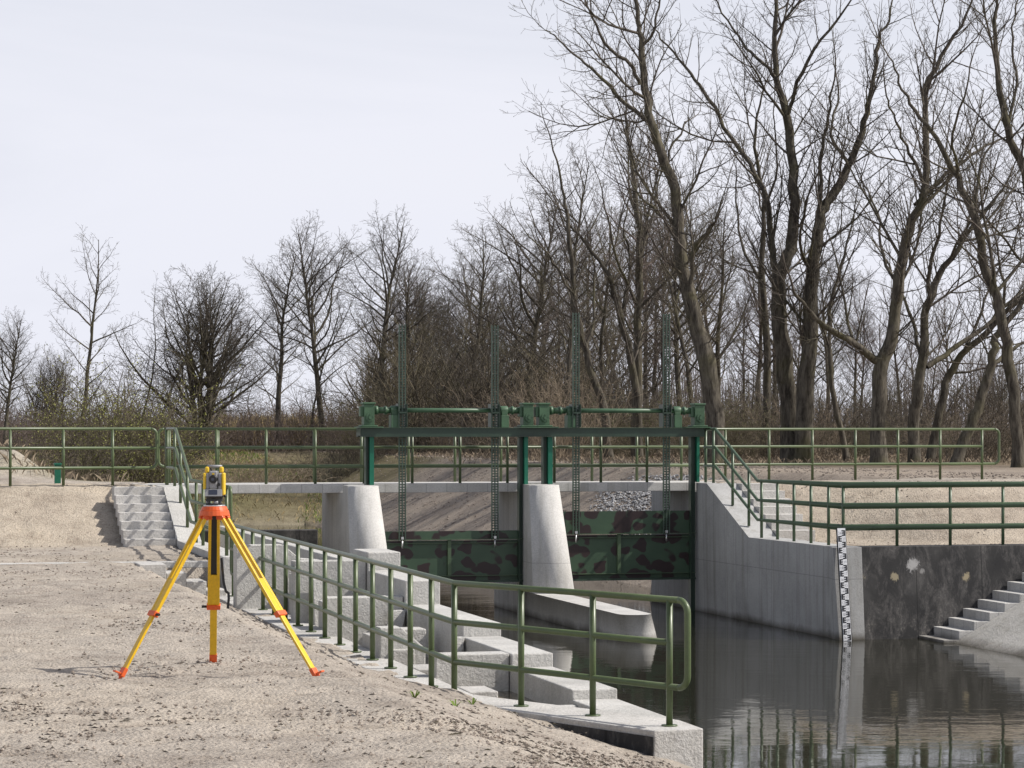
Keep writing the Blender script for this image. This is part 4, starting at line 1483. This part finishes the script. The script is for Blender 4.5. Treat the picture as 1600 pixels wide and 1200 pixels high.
# the wood behind, where nothing tells one stem from the next
random.seed(5)
WOODS = []
for k in range(26):
    x = 600 + (k + rr()) / 26 * 520
    WOODS.append(('round' if rr() < 0.4 else 'wood', x, ru(395, 470) - 130 * max(0, (x - 780)) / 320, ru(128, 185)))
for k in range(22):
    x = 1090 + (k + rr()) / 22 * 600
    WOODS.append(('round' if rr() < 0.3 else 'wood', x, ru(330, 480) + max(0, x - 1300) * 0.45, ru(110, 190)))
for k, (kind, x, yt, Y) in enumerate(WOODS):
    place(kind, random.randrange(5), x, yt, Y, 'bare_tree', 'one of many bare trees massed in the wood behind the sluice', 'trees massed in the wood', wide=ru(0.8, 1.1))
random.seed(55)
for k in range(42):
    x = 590 + (k + rr()) / 42 * (540 if k < 30 else 1000)
    if k >= 30:
        x = 1130 + (k - 30 + rr()) / 12 * 500
    place('sapling', random.randrange(3), x, ru(470, 570) if k < 30 else ru(520, 600), ru(105, 150), 'sapling', 'one of the many stemmed young trees filling the wood behind the hoists', 'young trees filling the wood', wide=ru(1.0, 1.4))
for k in range(14):
    x = -40 + (k + rr()) / 14 * 620
    place('sapling' if rr() < 0.6 else 'thin', random.randrange(3), x, ru(540, 600), ru(150, 210), 'bare_tree', 'one of the small distant bare trees behind the lone trees', 'small distant bare trees', wide=ru(1.0, 1.5))


# ---- big trees drawn limb by limb
def key_tree(label, Y, trunk, limbs=(), group='big bare trees standing across the river', seed=1, den=3.4, tw='twig', dY=0.0, lmax=2.9):
    """trunk / limbs: [(column, row, radius)] ; every limb drifts in depth along its length"""
    random.seed(seed)
    gt, gc = Grove(), Grove()
    x0, y0, _ = trunk[0]
    base = at(x0, y0, Y)
    g0 = gz(base[0], base[1])
    org = Vector((base[0], base[1], g0))
    P = dict(WILLOW)

    def limb(pix, Ya, drift, first):
        n = len(pix)
        pts = [Vector(at(x, y, Ya + drift * i / max(1, n - 1))) - org for i, (x, y, r) in enumerate(pix)]
        rad = [r for _, _, r in pix]
        if first:
            pts[0].z = -0.3
        # smooth
        q, qr = [], []
        for i in range(n - 1):
            a, b, c, d_ = pts[max(0, i - 1)], pts[i], pts[i + 1], pts[min(n - 1, i + 2)]
            for s in range(4):
                t = s / 4
                q.append(0.5 * ((2 * b) + (c - a) * t + (2 * a - 5 * b + 4 * c - d_) * t * t + (3 * b - a - 3 * c + d_) * t ** 3) + Vector((ru(-1, 1), ru(-1, 1), 0)) * 0.06)
                qr.append((rad[i] * (1 - t) + rad[i + 1] * t) * ru(0.96, 1.05))
        q.append(pts[-1])
        qr.append(rad[-1])
        if first:
            qr[0] *= 1.35
            qr[1] *= 1.12
        gt.add(q, qr)
        # side branches
        phi = rr() * 6.28
        for i in range(len(q) - 1):
            seg = q[i + 1] - q[i]
            r = qr[i]
            if q[i].z < 2.6:
                continue
            hfac = min(1.0, (q[i].z - 1.5) / 5)
            cnt = seg.length * den * (0.55 + 0.6 * hfac)
            cnt = int(cnt) + (rr() < cnt % 1)
            for _ in range(cnt):
                phi += 2.4 + ru(-0.6, 0.6)
                t = rr()
                ln_ = min(lmax, 0.8 + r * 14) * ru(0.4, 1.15)
                if r > 0.06 and rr() < 0.12:
                    ln_ = ru(3.0, 4.8)
                rad0 = min(r * 0.5, ln_ * 0.0125)
                grow(gt, gc, q[i] + seg * t, perp(seg.normalized(), ru(0.55, 1.15), phi), ln_, max(0.006, rad0), 0 if ln_ > 0.9 else 1, P)
        # tip
        grow(gt, gc, q[-1], (q[-1] - q[-2]).normalized(), 2.2, qr[-1], 0, P)

    limb(trunk, Y, dY, True)
    for pix, dep, drift in limbs:
        limb(pix, Y + dep, drift, False)
    return tree_object('bare_tree', label, 'tree', tuple(org), gt.mesh('trunk', M['bark']), gc.mesh('crown', M[tw]), group)


def px(s):
    """'x,y,r x,y,r ...' with r in cm"""
    return [(float(a), float(b), float(c) * 0.0084) for a, b, c in (q.split(',') for q in s.split())]


key_tree('big tree leaning over the gate frame, thick trunk with a pale scar', 82,
         px('1120,722,40 1116,649,36 1097,539,33 1072,440,27 1064,380,23 1053,297,20 1025,220,18 1012,160,16 1003,71,12 998,33,9 990,-30,6'),
         [(px('1012,190,9 970,154,7.5 935,115,6 896,85,4 866,55,3 852,47,2'), 0.3, 2.5), (px('1001,132,8 984,99,7 954,77,6 932,38,4.5 913,0,3 900,-40,2'), -0.2, -2),
          (px('1061,385,8 1036,341,6 1003,308,4 981,270,2.5'), 0.3, 2), (px('1080,455,10 1084,396,8 1108,357,6 1119,341,4 1132,300,2'), -0.4, -2),
          (px('1003,71,7 1020,50,5 1031,11,4 1040,-30,3'), 0, -1), (px('1050,300,7 1043,250,5 1068,200,4 1072,190,3'), 0, 1)], seed=61)
key_tree('massive twin trunked tree rising behind the railing, its tops beyond the picture', 86,
         px('1240,724,42 1228,585,36 1215,456,30 1227,410,26 1240,363,23 1240,265,20 1228,185,17 1215,123,13 1212,37,9 1214,-40,6'),
         [(px('1254,724,38 1262,555,32 1271,431,27 1280,345,22 1299,308,18 1326,259,15 1351,191,12 1363,136,9 1373,62,6 1391,25,4 1400,-20,2.5'), -0.6, 1.5),
          (px('1231,179,9 1246,129,8 1283,62,6 1326,6,3.5 1345,-30,2'), 0, -2.5), (px('1212,120,8 1185,92,6.5 1160,68,5 1130,20,3.5 1110,-20,2.5'), 0, 2),
          (px('1212,430,14 1200,324,12 1180,270,10 1141,214,8.5 1108,154,7.5 1080,115,6 1042,71,4 1017,38,2.5'), 0.5, 3.5),
          (px('1280,345,10 1282,260,8 1290,200,6 1300,140,4'), 0, -2), (px('1326,259,8 1300,210,6 1310,150,4'), 0, 2), (px('1271,431,9 1250,380,6 1265,300,4'), 0, -3)], seed=62, dY=1.0)
key_tree('dark tree forking low, one long bough sweeping towards the twin trunks', 80,
         px('1373,724,30 1376,585,27 1397,511,23 1410,407,20 1425,345,17 1447,290,14 1447,179,11 1453,123,9 1493,55,6 1517,6,4 1530,-30,2.5'),
         [(px('1373,567,16 1333,536,13 1289,511,10 1262,480,7 1240,456,5'), 0, -2), (px('1431,320,9 1480,271,7 1530,234,5 1570,215,3'), 0, 2),
          (px('1447,290,8 1420,240,6 1400,190,4 1385,150,3'), 0, -2), (px('1405,450,8 1380,400,6 1370,330,4 1350,290,3'), 0, 2)], seed=63)
key_tree('dark tree with several rising stems beside the forked one', 84,
         px('1425,724,24 1431,641,22 1443,567,19 1447,493,16 1468,431,13 1505,376,9 1540,330,6 1570,290,4'),
         [(px('1450,573,12 1487,548,10 1536,511,8 1580,470,6 1610,440,4'), 0, 2), (px('1447,493,10 1455,420,8 1470,350,6 1480,280,4 1485,230,3'), 0, -2),
          (px('1440,560,9 1425,500,7 1400,440,5 1380,400,3'), 0, 2)], seed=64)
key_tree('bent tree curving outward low over the end of the railing', 80,
         px('1487,724,22 1517,666,21 1536,616,18 1551,555,16 1561,518,13 1591,481,10 1625,440,8 1660,400,5'),
         [(px('1545,575,9 1575,550,7 1610,530,5'), 0, 1), (px('1561,518,8 1570,460,6 1560,400,4'), 0, -1)], seed=65)
key_tree('sinuous dark stem bending behind the bent tree', 86,
         px('1450,720,18 1474,616,16 1493,567,14 1542,518,12 1591,468,9 1640,430,6'),
         [(px('1500,560,8 1530,500,6 1550,440,4 1580,390,3'), 0, 2)], seed=66)
key_tree('tall curved tree leaning inward at the picture edge', 74,
         px('1593,742,22 1585,616,20 1567,511,18 1542,419,16 1524,345,14 1496,277,11 1462,216,8 1431,173,6 1406,129,4 1390,90,2.5'),
         [(px('1524,345,7 1530,270,5 1555,210,3.5 1570,160,2.5'), 0, 2), (px('1496,277,6 1490,210,4.5 1510,140,3'), 0, -2), (px('1555,460,7 1600,400,5 1640,350,3'), 0, 1)], seed=67, den=1.8)
key_tree('tree rooted out of view whose trunk slants in at the top corner', 76,
         px('1665,742,26 1650,560,23 1630,400,20 1600,271,16 1573,203,13 1561,123,10 1554,49,7 1561,-20,4'),
         [(px('1600,271,8 1615,190,6 1600,110,4 1605,40,3'), 0, -2), (px('1573,203,7 1590,130,5 1582,60,4 1590,0,3'), 0, 2)], seed=68)
key_tree('slim dark stem leaning in the gap beside the twin trunks', 90,
         px('1326,724,14 1308,647,12 1296,555,10 1300,470,8 1320,400,5 1335,330,3'), [], seed=69)
key_tree('straight dark tree with paired boughs behind the gate hoists', 95,
         px('995,715,24 998,495,18 1001,385,14 990,286,10 981,209,7 979,165,4'),
         [(px('1000,400,8 1020,340,6 1030,280,4'), 0, 2), (px('998,480,8 970,420,6 950,340,4'), 0, -2)], seed=70, den=2.6)
key_tree('tree leaning outward over the middle gearboxes', 92,
         px('950,715,20 946,643,18 915,550,15 899,467,12 888,357,9 882,308,6 870,250,4'),
         [(px('915,550,8 930,480,6 925,400,4'), 0, 2), (px('899,467,7 870,420,5 850,390,3'), 0, -1)], seed=71, den=2.6)
key_tree('forked leaning tree spreading behind the third lifting rack', 94,
         px('1000,715,20 990,583,17 970,495,14 948,423,10 904,368,6 880,340,3'), [(px('970,495,8 985,420,6 975,350,4 990,290,3'), 0, 2)], seed=72, den=2.6)
key_tree('tall straight stem close behind the leaning scarred tree', 98,
         px('1195,722,20 1200,560,17 1190,440,14 1195,330,10 1180,230,7 1190,150,4'), [(px('1190,440,8 1160,380,6 1150,300,4'), 0, 2), (px('1195,330,7 1215,260,5 1210,190,3'), 0, -2)], seed=73, den=2.4)


# ---- thickets and ground cover
def thicket(seed, stems, H, spread, droop, leaves=0, tw='bramble', leaf='leaf'):
    random.seed(seed)
    gc = Grove()
    P = dict(WILLOW, max=2, den=(3.2, 4.0, 4), rat=(0.42, 0.45, 0.5), seg=(6, 4, 3, 2), up=(droop, droop * 0.4, 0.0, 0.0), rsplit=9, thick=(0.007, 0.006, 0.006), wob=(0.16, 0.24, 0.3, 0.3), rmin=0.0045)
    for s in range(stems):
        an, q = rr() * 6.28, rr() ** 0.6
        p = Vector((math.cos(an) * spread * q, math.sin(an) * spread * q, -0.1))
        d = Vector((math.cos(an) * 0.45 * q + ru(-0.3, 0.3), math.sin(an) * 0.45 * q + ru(-0.3, 0.3), 1)).normalized()
        grow(gc, gc, p, d, H * ru(0.6, 1.15), 0.011, 0, P)
    lv = []
    if leaves:
        ends = [pts[-1 - (k % 2)] for lst in gc.g.values() for pts, r in lst if r[0] < 0.0075 for k in range(leaves)]
        for e in ends:
            c = e + Vector((ru(-.08, .08), ru(-.08, .08), ru(-.06, .08)))
            u = Vector((ru(-1, 1), ru(-1, 1), ru(-1, 1))).normalized() * 0.022
            v = u.cross(Vector((ru(-1, 1), ru(-1, 1), ru(-1, 1)))).normalized() * 0.018
            lv.append([tuple(c - u), tuple(c + v), tuple(c + u), tuple(c - v)])
    return gc.mesh('foliage', M[tw], lv if leaves else None, M[leaf])


TH_BR = [thicket(201, 90, 2.0, 1.5, -0.16), thicket(202, 80, 1.8, 1.6, -0.2), thicket(205, 80, 1.9, 1.5, -0.1, tw='twig_red')]
TH_GR = [thicket(203, 60, 2.8, 1.3, 0.02, 1, 'twig_pale'), thicket(204, 60, 2.6, 1.4, 0.0, 1, 'twig_pale')]
TH_BUD = [thicket(221, 60, 2.8, 1.2, 0.05, 2, 'twig_pale', 'bud_leaf')]
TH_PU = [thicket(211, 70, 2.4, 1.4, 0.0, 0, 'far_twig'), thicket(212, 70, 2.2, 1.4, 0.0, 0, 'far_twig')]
TH_DK = [thicket(206, 45, 2.6, 1.4, 0.02, 0, 'twig'), thicket(207, 45, 2.8, 1.3, 0.02, 0, 'twig_red'), thicket(208, 45, 2.8, 1.3, 0.02, 0, 'bramble')]


def bush(meshes, x, Y, h, name, label, group, wide=1.0):
    X = (x - CX) / F * Y
    g0 = gz(X, Y)
    o = bpy.data.objects.new(name, meshes[random.randrange(len(meshes))])
    COL.objects.link(o)
    o.location = (X, Y, g0)
    o.rotation_euler = (0, 0, ru(0, 6.28))
    s = h / 2.2
    o.scale = (s * wide, s * wide, s)
    return tag(o, label, 'bush', group)


random.seed(17)
LB = 'tangled brown bramble bush behind the embankment railing'
for x, Y, h in [(18, 74, 1.9), (60, 72, 2.5), (95, 76, 2.2), (130, 70, 1.7), (170, 73, 1.8), (215, 75, 2.0), (250, 78, 1.7), (40, 88, 2.6), (110, 90, 2.2), (180, 92, 2.2), (290, 84, 1.7), (330, 86, 1.8), (370, 82, 1.6),
                (410, 84, 1.8), (450, 86, 1.7), (490, 90, 1.8), (-20, 76, 2.0), (230, 100, 2.2), (350, 104, 2.1), (430, 108, 2.2), (520, 112, 2.2), (560, 116, 1.6)]:
    bush(TH_BR, x, Y, h, 'bramble_bush', LB, 'bramble bushes behind the embankment railing', ru(1.0, 1.3))
LW = 'budding yellow green bush behind the lone slender tree'
for x, Y, h in [(165, 100, 3.4), (190, 103, 3.9), (218, 101, 3.0), (150, 106, 2.6), (245, 104, 2.4)]:
    bush(TH_BUD, x, Y, h, 'budding_bush', LW, 'budding yellow green bushes by the lone tree')
LG = 'twiggy undergrowth bush at the foot of the wood'
for k in range(52):
    x = 585 + (k + rr()) / 52 * 1060
    Y = ru(100, 128) if x < 800 else ru(88, 124)
    bush(TH_GR if rr() < 0.3 else TH_DK, x, Y, ru(1.3, 2.7) * (1.0 if x < 1130 else 0.75), 'undergrowth_bush', LG, 'undergrowth bushes at the foot of the wood', ru(1.0, 1.4))
for k in range(26):
    x = -60 + (k + rr()) / 26 * 700
    bush(TH_PU, x, ru(125, 170), ru(1.6, 2.9), 'undergrowth_bush', 'low distant twiggy bush between the lone trees', 'distant bushes between the lone trees', ru(1.2, 1.8))

# far wood along the horizon: one grey brown mass of stems
random.seed(23)
gc = Grove()
for k in range(5200):
    x = ru(-500, 2100)
    Y = ru(230, 330)
    X = (x - CX) / F * Y
    h = ru(4, 9) * (1.0 if x > 560 else 0.42) * (1 + 0.25 * math.sin(x * 0.013) + 0.2 * math.sin(x * 0.037))
    p = Vector((X, Y, 1.8))
    d = Vector((ru(-.12, .12), 0, 1))
    pts = [p, p + d * h * 0.5, p + d * h + Vector((ru(-.4, .4), 0, 0))]
    gc.add(pts, [0.05, 0.035, 0.012])
    for _ in range(3):
        t = ru(0.3, 0.95)
        q = p + d * h * t
        e = q + Vector((ru(-1, 1), ru(-.6, .6), ru(0.5, 1.3)))
        gc.add([q, q.lerp(e, 0.5) + Vector((0, 0, 0.1)), e], [0.022, 0.016, 0.009])
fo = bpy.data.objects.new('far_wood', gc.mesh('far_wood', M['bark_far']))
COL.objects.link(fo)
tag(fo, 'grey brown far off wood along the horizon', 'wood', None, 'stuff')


def blades(name, label, cat, n, where, h, wdt, material, lean=0.5, seed=1):
    random.seed(seed)
    vs, fs = [], []
    while n > 0:
        X, Y, ok = where()
        if not ok:
            continue
        n -= 1
        z = gz(X, Y)
        hh = h * ru(0.5, 1.2)
        an = ru(0, 6.28)
        cx_, sx_ = math.cos(an) * wdt, math.sin(an) * wdt
        lx, ly = ru(-lean, lean) * hh, ru(-lean, lean) * hh
        vs += [(X - cx_, Y - sx_, z - 0.02), (X + cx_, Y + sx_, z - 0.02), (X + lx * 0.4 + cx_ * .6, Y + ly * 0.4 + sx_ * .6, z + hh * 0.6), (X + lx, Y + ly, z + hh * ru(0.75, 1))]
        k = len(vs)
        fs.append((k - 4, k - 3, k - 2, k - 1))
    me = bpy.data.meshes.new(name)
    fast_mesh(me, np.array(vs), np.array(fs), False)
    me.materials.append(material)
    o = bpy.data.objects.new(name, me)
    COL.objects.link(o)
    return tag(o, label, cat, None, 'stuff')


def far_bank():
    a, b = ru(-22, 6), ru(-86, -47)
    X, Y, _ = L(a, b)
    z = gz(X, Y)
    return X, Y, z > 0.05


def far_bank_green():
    X, Y, ok = far_bank()
    return X, Y, ok and mnoise.fractal(Vector((X * 0.25, Y * 0.12, 3)), 0.9, 2, 3) > -0.05


def left_flat():
    a, b = ru(-26, -7.7), ru(-34, -3.6)
    X, Y, _ = L(a, b)
    return X, Y, gz(X, Y) > 0.1


def reed_bed():
    x, Y = ru(325, 500), ru(140, 165)
    return (x - CX) / F * Y, Y, True


blades('dry_grass', 'matted dry straw coloured grass on the bank beyond the footbridge', 'grass', 14000, far_bank, 0.20, 0.010, M['straw'], 1.0, 31)
blades('fresh_grass', 'fresh green grass patches on the bank beyond the footbridge', 'grass', 16000, far_bank_green, 0.2, 0.012, M['green_grass'], 0.6, 32)
blades('rough_grass', 'rough dead grass on the flat behind the embankment', 'grass', 12000, left_flat, 0.22, 0.008, M['bramble'], 1.0, 33)
blades('reed_bed', 'tan reed bed behind the footbridge', 'reeds', 4000, reed_bed, 2.1, 0.016, M['straw'], 0.15, 34)


def wood_floor():
    a, b = ru(8.5, 60), ru(-75, -26)
    X, Y, _ = L(a, b)
    return X, Y, gz(X, Y) > 2.0 and X < 30


blades('woodland_grass', 'dull grass and litter on the woodland edge across the river', 'grass', 14000, wood_floor, 0.2, 0.010, M['bramble'], 1.0, 35)


# clods, pebbles and riprap
def lumps(name, label, cat, n, where, smin, smax, material, seed, flat=0.6, pw=3.0, zf=None):
    random.seed(seed)
    ico = [(0, 0, 1), (0.9, 0, 0.1), (0.28, 0.86, 0.0), (-0.73, 0.53, 0.1), (-0.73, -0.53, 0), (0.28, -0.86, 0.1), (0, 0, -0.7)]
    fc = [(0, 1, 2), (0, 2, 3), (0, 3, 4), (0, 4, 5), (0, 5, 1), (6, 2, 1), (6, 3, 2), (6, 4, 3), (6, 5, 4), (6, 1, 5)]
    vs, fs = [], []
    k = 0
    while n > 0:
        X, Y, ok = where()
        if not ok:
            continue
        n -= 1
        s = smin + (smax - smin) * rr() ** pw
        z = gz(X, Y) + s * 0.2 + (zf() if zf else 0)
        an = ru(0, 6.28)
        c, sn = math.cos(an), math.sin(an)
        for x, y, zz in ico:
            x, y, zz = x * ru(0.65, 1.3) * s, y * ru(0.6, 1.1) * s, zz * ru(0.6, 1.2) * s * flat
            vs.append((X + x * c - y * sn, Y + x * sn + y * c, z + zz))
        fs += [(a + k, b + k, c_ + k) for a, b, c_ in fc]
        k += 7
    me = bpy.data.meshes.new(name)
    fast_mesh(me, np.array(vs), np.array(fs), False)
    me.materials.append(material)
    o = bpy.data.objects.new(name, me)
    COL.objects.link(o)
    return tag(o, label, cat, None, 'stuff')


def bench():
    Y = 15.5 + 28 * rr() ** 1.4
    X = ru(-0.215 * Y, 0.075 * Y)
    a, b = ab(X, Y)
    if a > -7.85 and b < 26.1:
        return 0, 0, False
    if b < 10 and a > -9.7:
        return 0, 0, False
    if b > 25.9 and b < 25.9 + (a + 7.9) * 2.25:
        return 0, 0, False
    keep = mnoise.fractal(Vector((X * 0.5, Y * 0.35, 2.2)), 0.9, 2, 3)
    return X, Y, gz(X, Y) > 0.1 and rr() < 0.09 + max(0, keep) * 2.0


lumps('gravel', 'scattered clods and pebbles on the trodden sand of the bank', 'gravel', 16000, bench, 0.003, 0.026, M['stone'], 41, 0.65, 4.5)


def litter():
    X, Y, ok = bench()
    return X, Y, ok


random.seed(77)
vs, fs = [], []
for k in range(900):
    ok = False
    while not ok:
        X, Y, ok = bench()
    an, ln_ = ru(-0.6, 0.6) + (0 if rr() < 0.7 else 1.5), ru(0.015, 0.07)
    dx, dy = math.cos(an) * ln_, math.sin(an) * ln_
    wx, wy = -math.sin(an) * 0.002, math.cos(an) * 0.002
    za, zb = gz(X, Y) + 0.03, gz(X + dx, Y + dy) + 0.03
    n_ = len(vs)
    vs += [(X - wx, Y - wy, za), (X + wx, Y + wy, za), (X + dx + wx, Y + dy + wy, zb), (X + dx - wx, Y + dy - wy, zb), (X + dx * .5, Y + dy * .5, (za + zb) / 2 + 0.012)]
    fs += [(n_, n_ + 1, n_ + 4), (n_ + 1, n_ + 2, n_ + 4), (n_ + 2, n_ + 3, n_ + 4), (n_ + 3, n_, n_ + 4)]
me = bpy.data.meshes.new('twig_litter')
fast_mesh(me, np.array(vs), np.array(fs), False)
me.materials.append(M['twig'])
o = bpy.data.objects.new('twig_litter', me)
COL.objects.link(o)
tag(o, 'dry twig bits and straw strewn over the trodden sand', 'litter', None, 'stuff')


def far_bench():
    a, b = ru(4, 15), ru(-1, 7.2)
    X, Y, _ = L(a, b)
    return X, Y, not (a < 4.85 and b > 0.5 and b < 3.3)


lumps('pebbles', 'small stones on the sandy slope behind the far railing', 'gravel', 1800, far_bench, 0.008, 0.035, M['stone'], 42, 0.6, 3.0)


def emb():
    a, b = ru(-16, -8.7), ru(-1, 9)
    X, Y, _ = L(a, b)
    return X, Y, rr() < 0.6


lumps('pebbles', 'small clods on the sandy embankment slope by the stairs', 'gravel', 1500, emb, 0.008, 0.032, M['stone'], 43, 0.6, 3.0)


def gravel_slope():
    a, b = ru(3.8, 14), ru(-62, -3.4)
    X, Y, _ = L(a, b)
    return X, Y, gz(X, Y) > 0.0


lumps('gravel', 'coarse brown gravel on the graded slope beyond the gates', 'gravel', 12000, gravel_slope, 0.012, 0.06, M['stone'], 44, 0.6, 3.0)


def rock_fill():
    a, b = ru(3.4, 9.5), ru(-23, -4)
    X, Y, _ = L(a, b)
    e = (a - 7.7) / 1.4
    f_ = (b + 15.5) / 6.0
    e2 = (a - 5.0) / 0.35
    f2 = (b + 8.0) / 3.5
    z = gz(X, Y)
    return X, Y, -0.1 < z < 2.45 and (e * e + f_ * f_ < ru(0.5, 1.1))


lumps('riprap', 'pale broken stone riprap piled on the slope beside the raised gate', 'riprap', 4200, rock_fill, 0.02, 0.07, M['riprap'], 45, 0.8, 1.2)
random.seed(8)


def sprig(x, y):
    for k in range(1):
        Y = 21.0
        for _ in range(6):
            X = (x - CX) / F * Y
            Y = (CH - gz(X, Y)) * F / (y - HY)
    X = (x - CX) / F * Y
    m = MB()
    z = gz(X, Y)
    for k in range(9):
        an = ru(0, 6.28)
        ln_ = ru(0.05, 0.12)
        d = Vector((math.cos(an), math.sin(an), 0))
        s = Vector((-d.y, d.x, 0)) * 0.006
        p = Vector((X, Y, z))
        m.add([p - s, p + s, p + d * ln_ * 0.5 + s + Vector((0, 0, ln_ * 0.55)), p + d * ln_ * 0.5 - s + Vector((0, 0, ln_ * 0.55))], [(0, 1, 2, 3)])
        m.add([p + d * ln_ * 0.5 - s + Vector((0, 0, ln_ * 0.55)), p + d * ln_ * 0.5 + s + Vector((0, 0, ln_ * 0.55)), p + d * ln_ + Vector((0, 0, ln_ * 0.5))], [(0, 1, 2)])
    return m.build('grass_tuft', M['green_grass'])


for x, y, lab in ((738, 1102, 'small green grass tuft on the sand below the railing bend'), (712, 1106, 'smaller green grass tuft close to the sand edge, beside another'), (648, 1092, 'thin pale grass blade tuft farther up the sand')):
    tag(sprig(x, y), lab, 'grass tuft')


# ------------------------------------------------------------------ light, sky, camera
SUN_EL = math.radians(45)
to_sun = Vector((math.cos(SUN_EL) * 0.9992, math.cos(SUN_EL) * -0.04, math.sin(SUN_EL)))
sun = bpy.data.lights.new('sun', 'SUN')
sun.energy = 5.0
sun.angle = math.radians(0.6)
sun.color = (1.0, 0.955, 0.89)
so = bpy.data.objects.new('sun', sun)
COL.objects.link(so)
so.rotation_euler = to_sun.to_track_quat('Z', 'Y').to_euler()
so.location = (60, 20, 60)

wd = bpy.data.worlds.new('World')
SC.world = wd
wd.use_nodes = True
nt = wd.node_tree
bg = nt.nodes['Background']
sky = nt.nodes.new('ShaderNodeTexSky')
sky.sky_type = 'NISHITA'
sky.sun_disc = False
sky.sun_elevation = SUN_EL
sky.sun_rotation = math.atan2(to_sun.x, to_sun.y)
sky.dust_density = 3.0
sky.air_density = 1.0
# thin high cloud veil over the sky: denser towards the horizon, streaked
tc = nt.nodes.new('ShaderNodeTexCoord')
sep = nt.nodes.new('ShaderNodeSeparateXYZ')
nt.links.new(tc.outputs['Generated'], sep.inputs[0])
mp = nt.nodes.new('ShaderNodeMapping')
mp.inputs['Scale'].default_value = (2.0, 2.0, 9.0)
nt.links.new(tc.outputs['Generated'], mp.inputs['Vector'])
cn = noise(nt, mp.outputs[0], 1.6, 5, 0.55, 0.5)
veil = math_(nt, 'SUBTRACT', 1.08, math_(nt, 'MULTIPLY', sep.outputs[2], 1.25))
veil = math_(nt, 'ADD', veil, math_(nt, 'MULTIPLY', math_(nt, 'SUBTRACT', cn, 0.5), 0.35))
veil = math_(nt, 'MINIMUM', math_(nt, 'MAXIMUM', veil, 0.08), 0.97)
vcol = mix(nt, cn, (8.45, 8.65, 9.65), (8.9, 8.95, 9.65))
skyc = mix(nt, veil, sky.outputs['Color'], vcol)
nt.links.new(skyc, bg.inputs['Color'])
bg.inputs['Strength'].default_value = 0.1

cam = bpy.data.cameras.new('camera')
cam.sensor_width = 36.0
cam.lens = 36.0 * F / 1600.0
cam.shift_y = (HY - 600.0) / 1600.0
cam.clip_start = 0.1
cam.clip_end = 5000
co = bpy.data.objects.new('camera', cam)
COL.objects.link(co)
co.location = (0, 0, CH)
co.rotation_euler = (math.radians(90), 0, 0)
SC.camera = co
SC.view_settings.view_transform = 'Standard'
SC.view_settings.look = 'None'
SC.view_settings.exposure = 0
SC.view_settings.gamma = 1
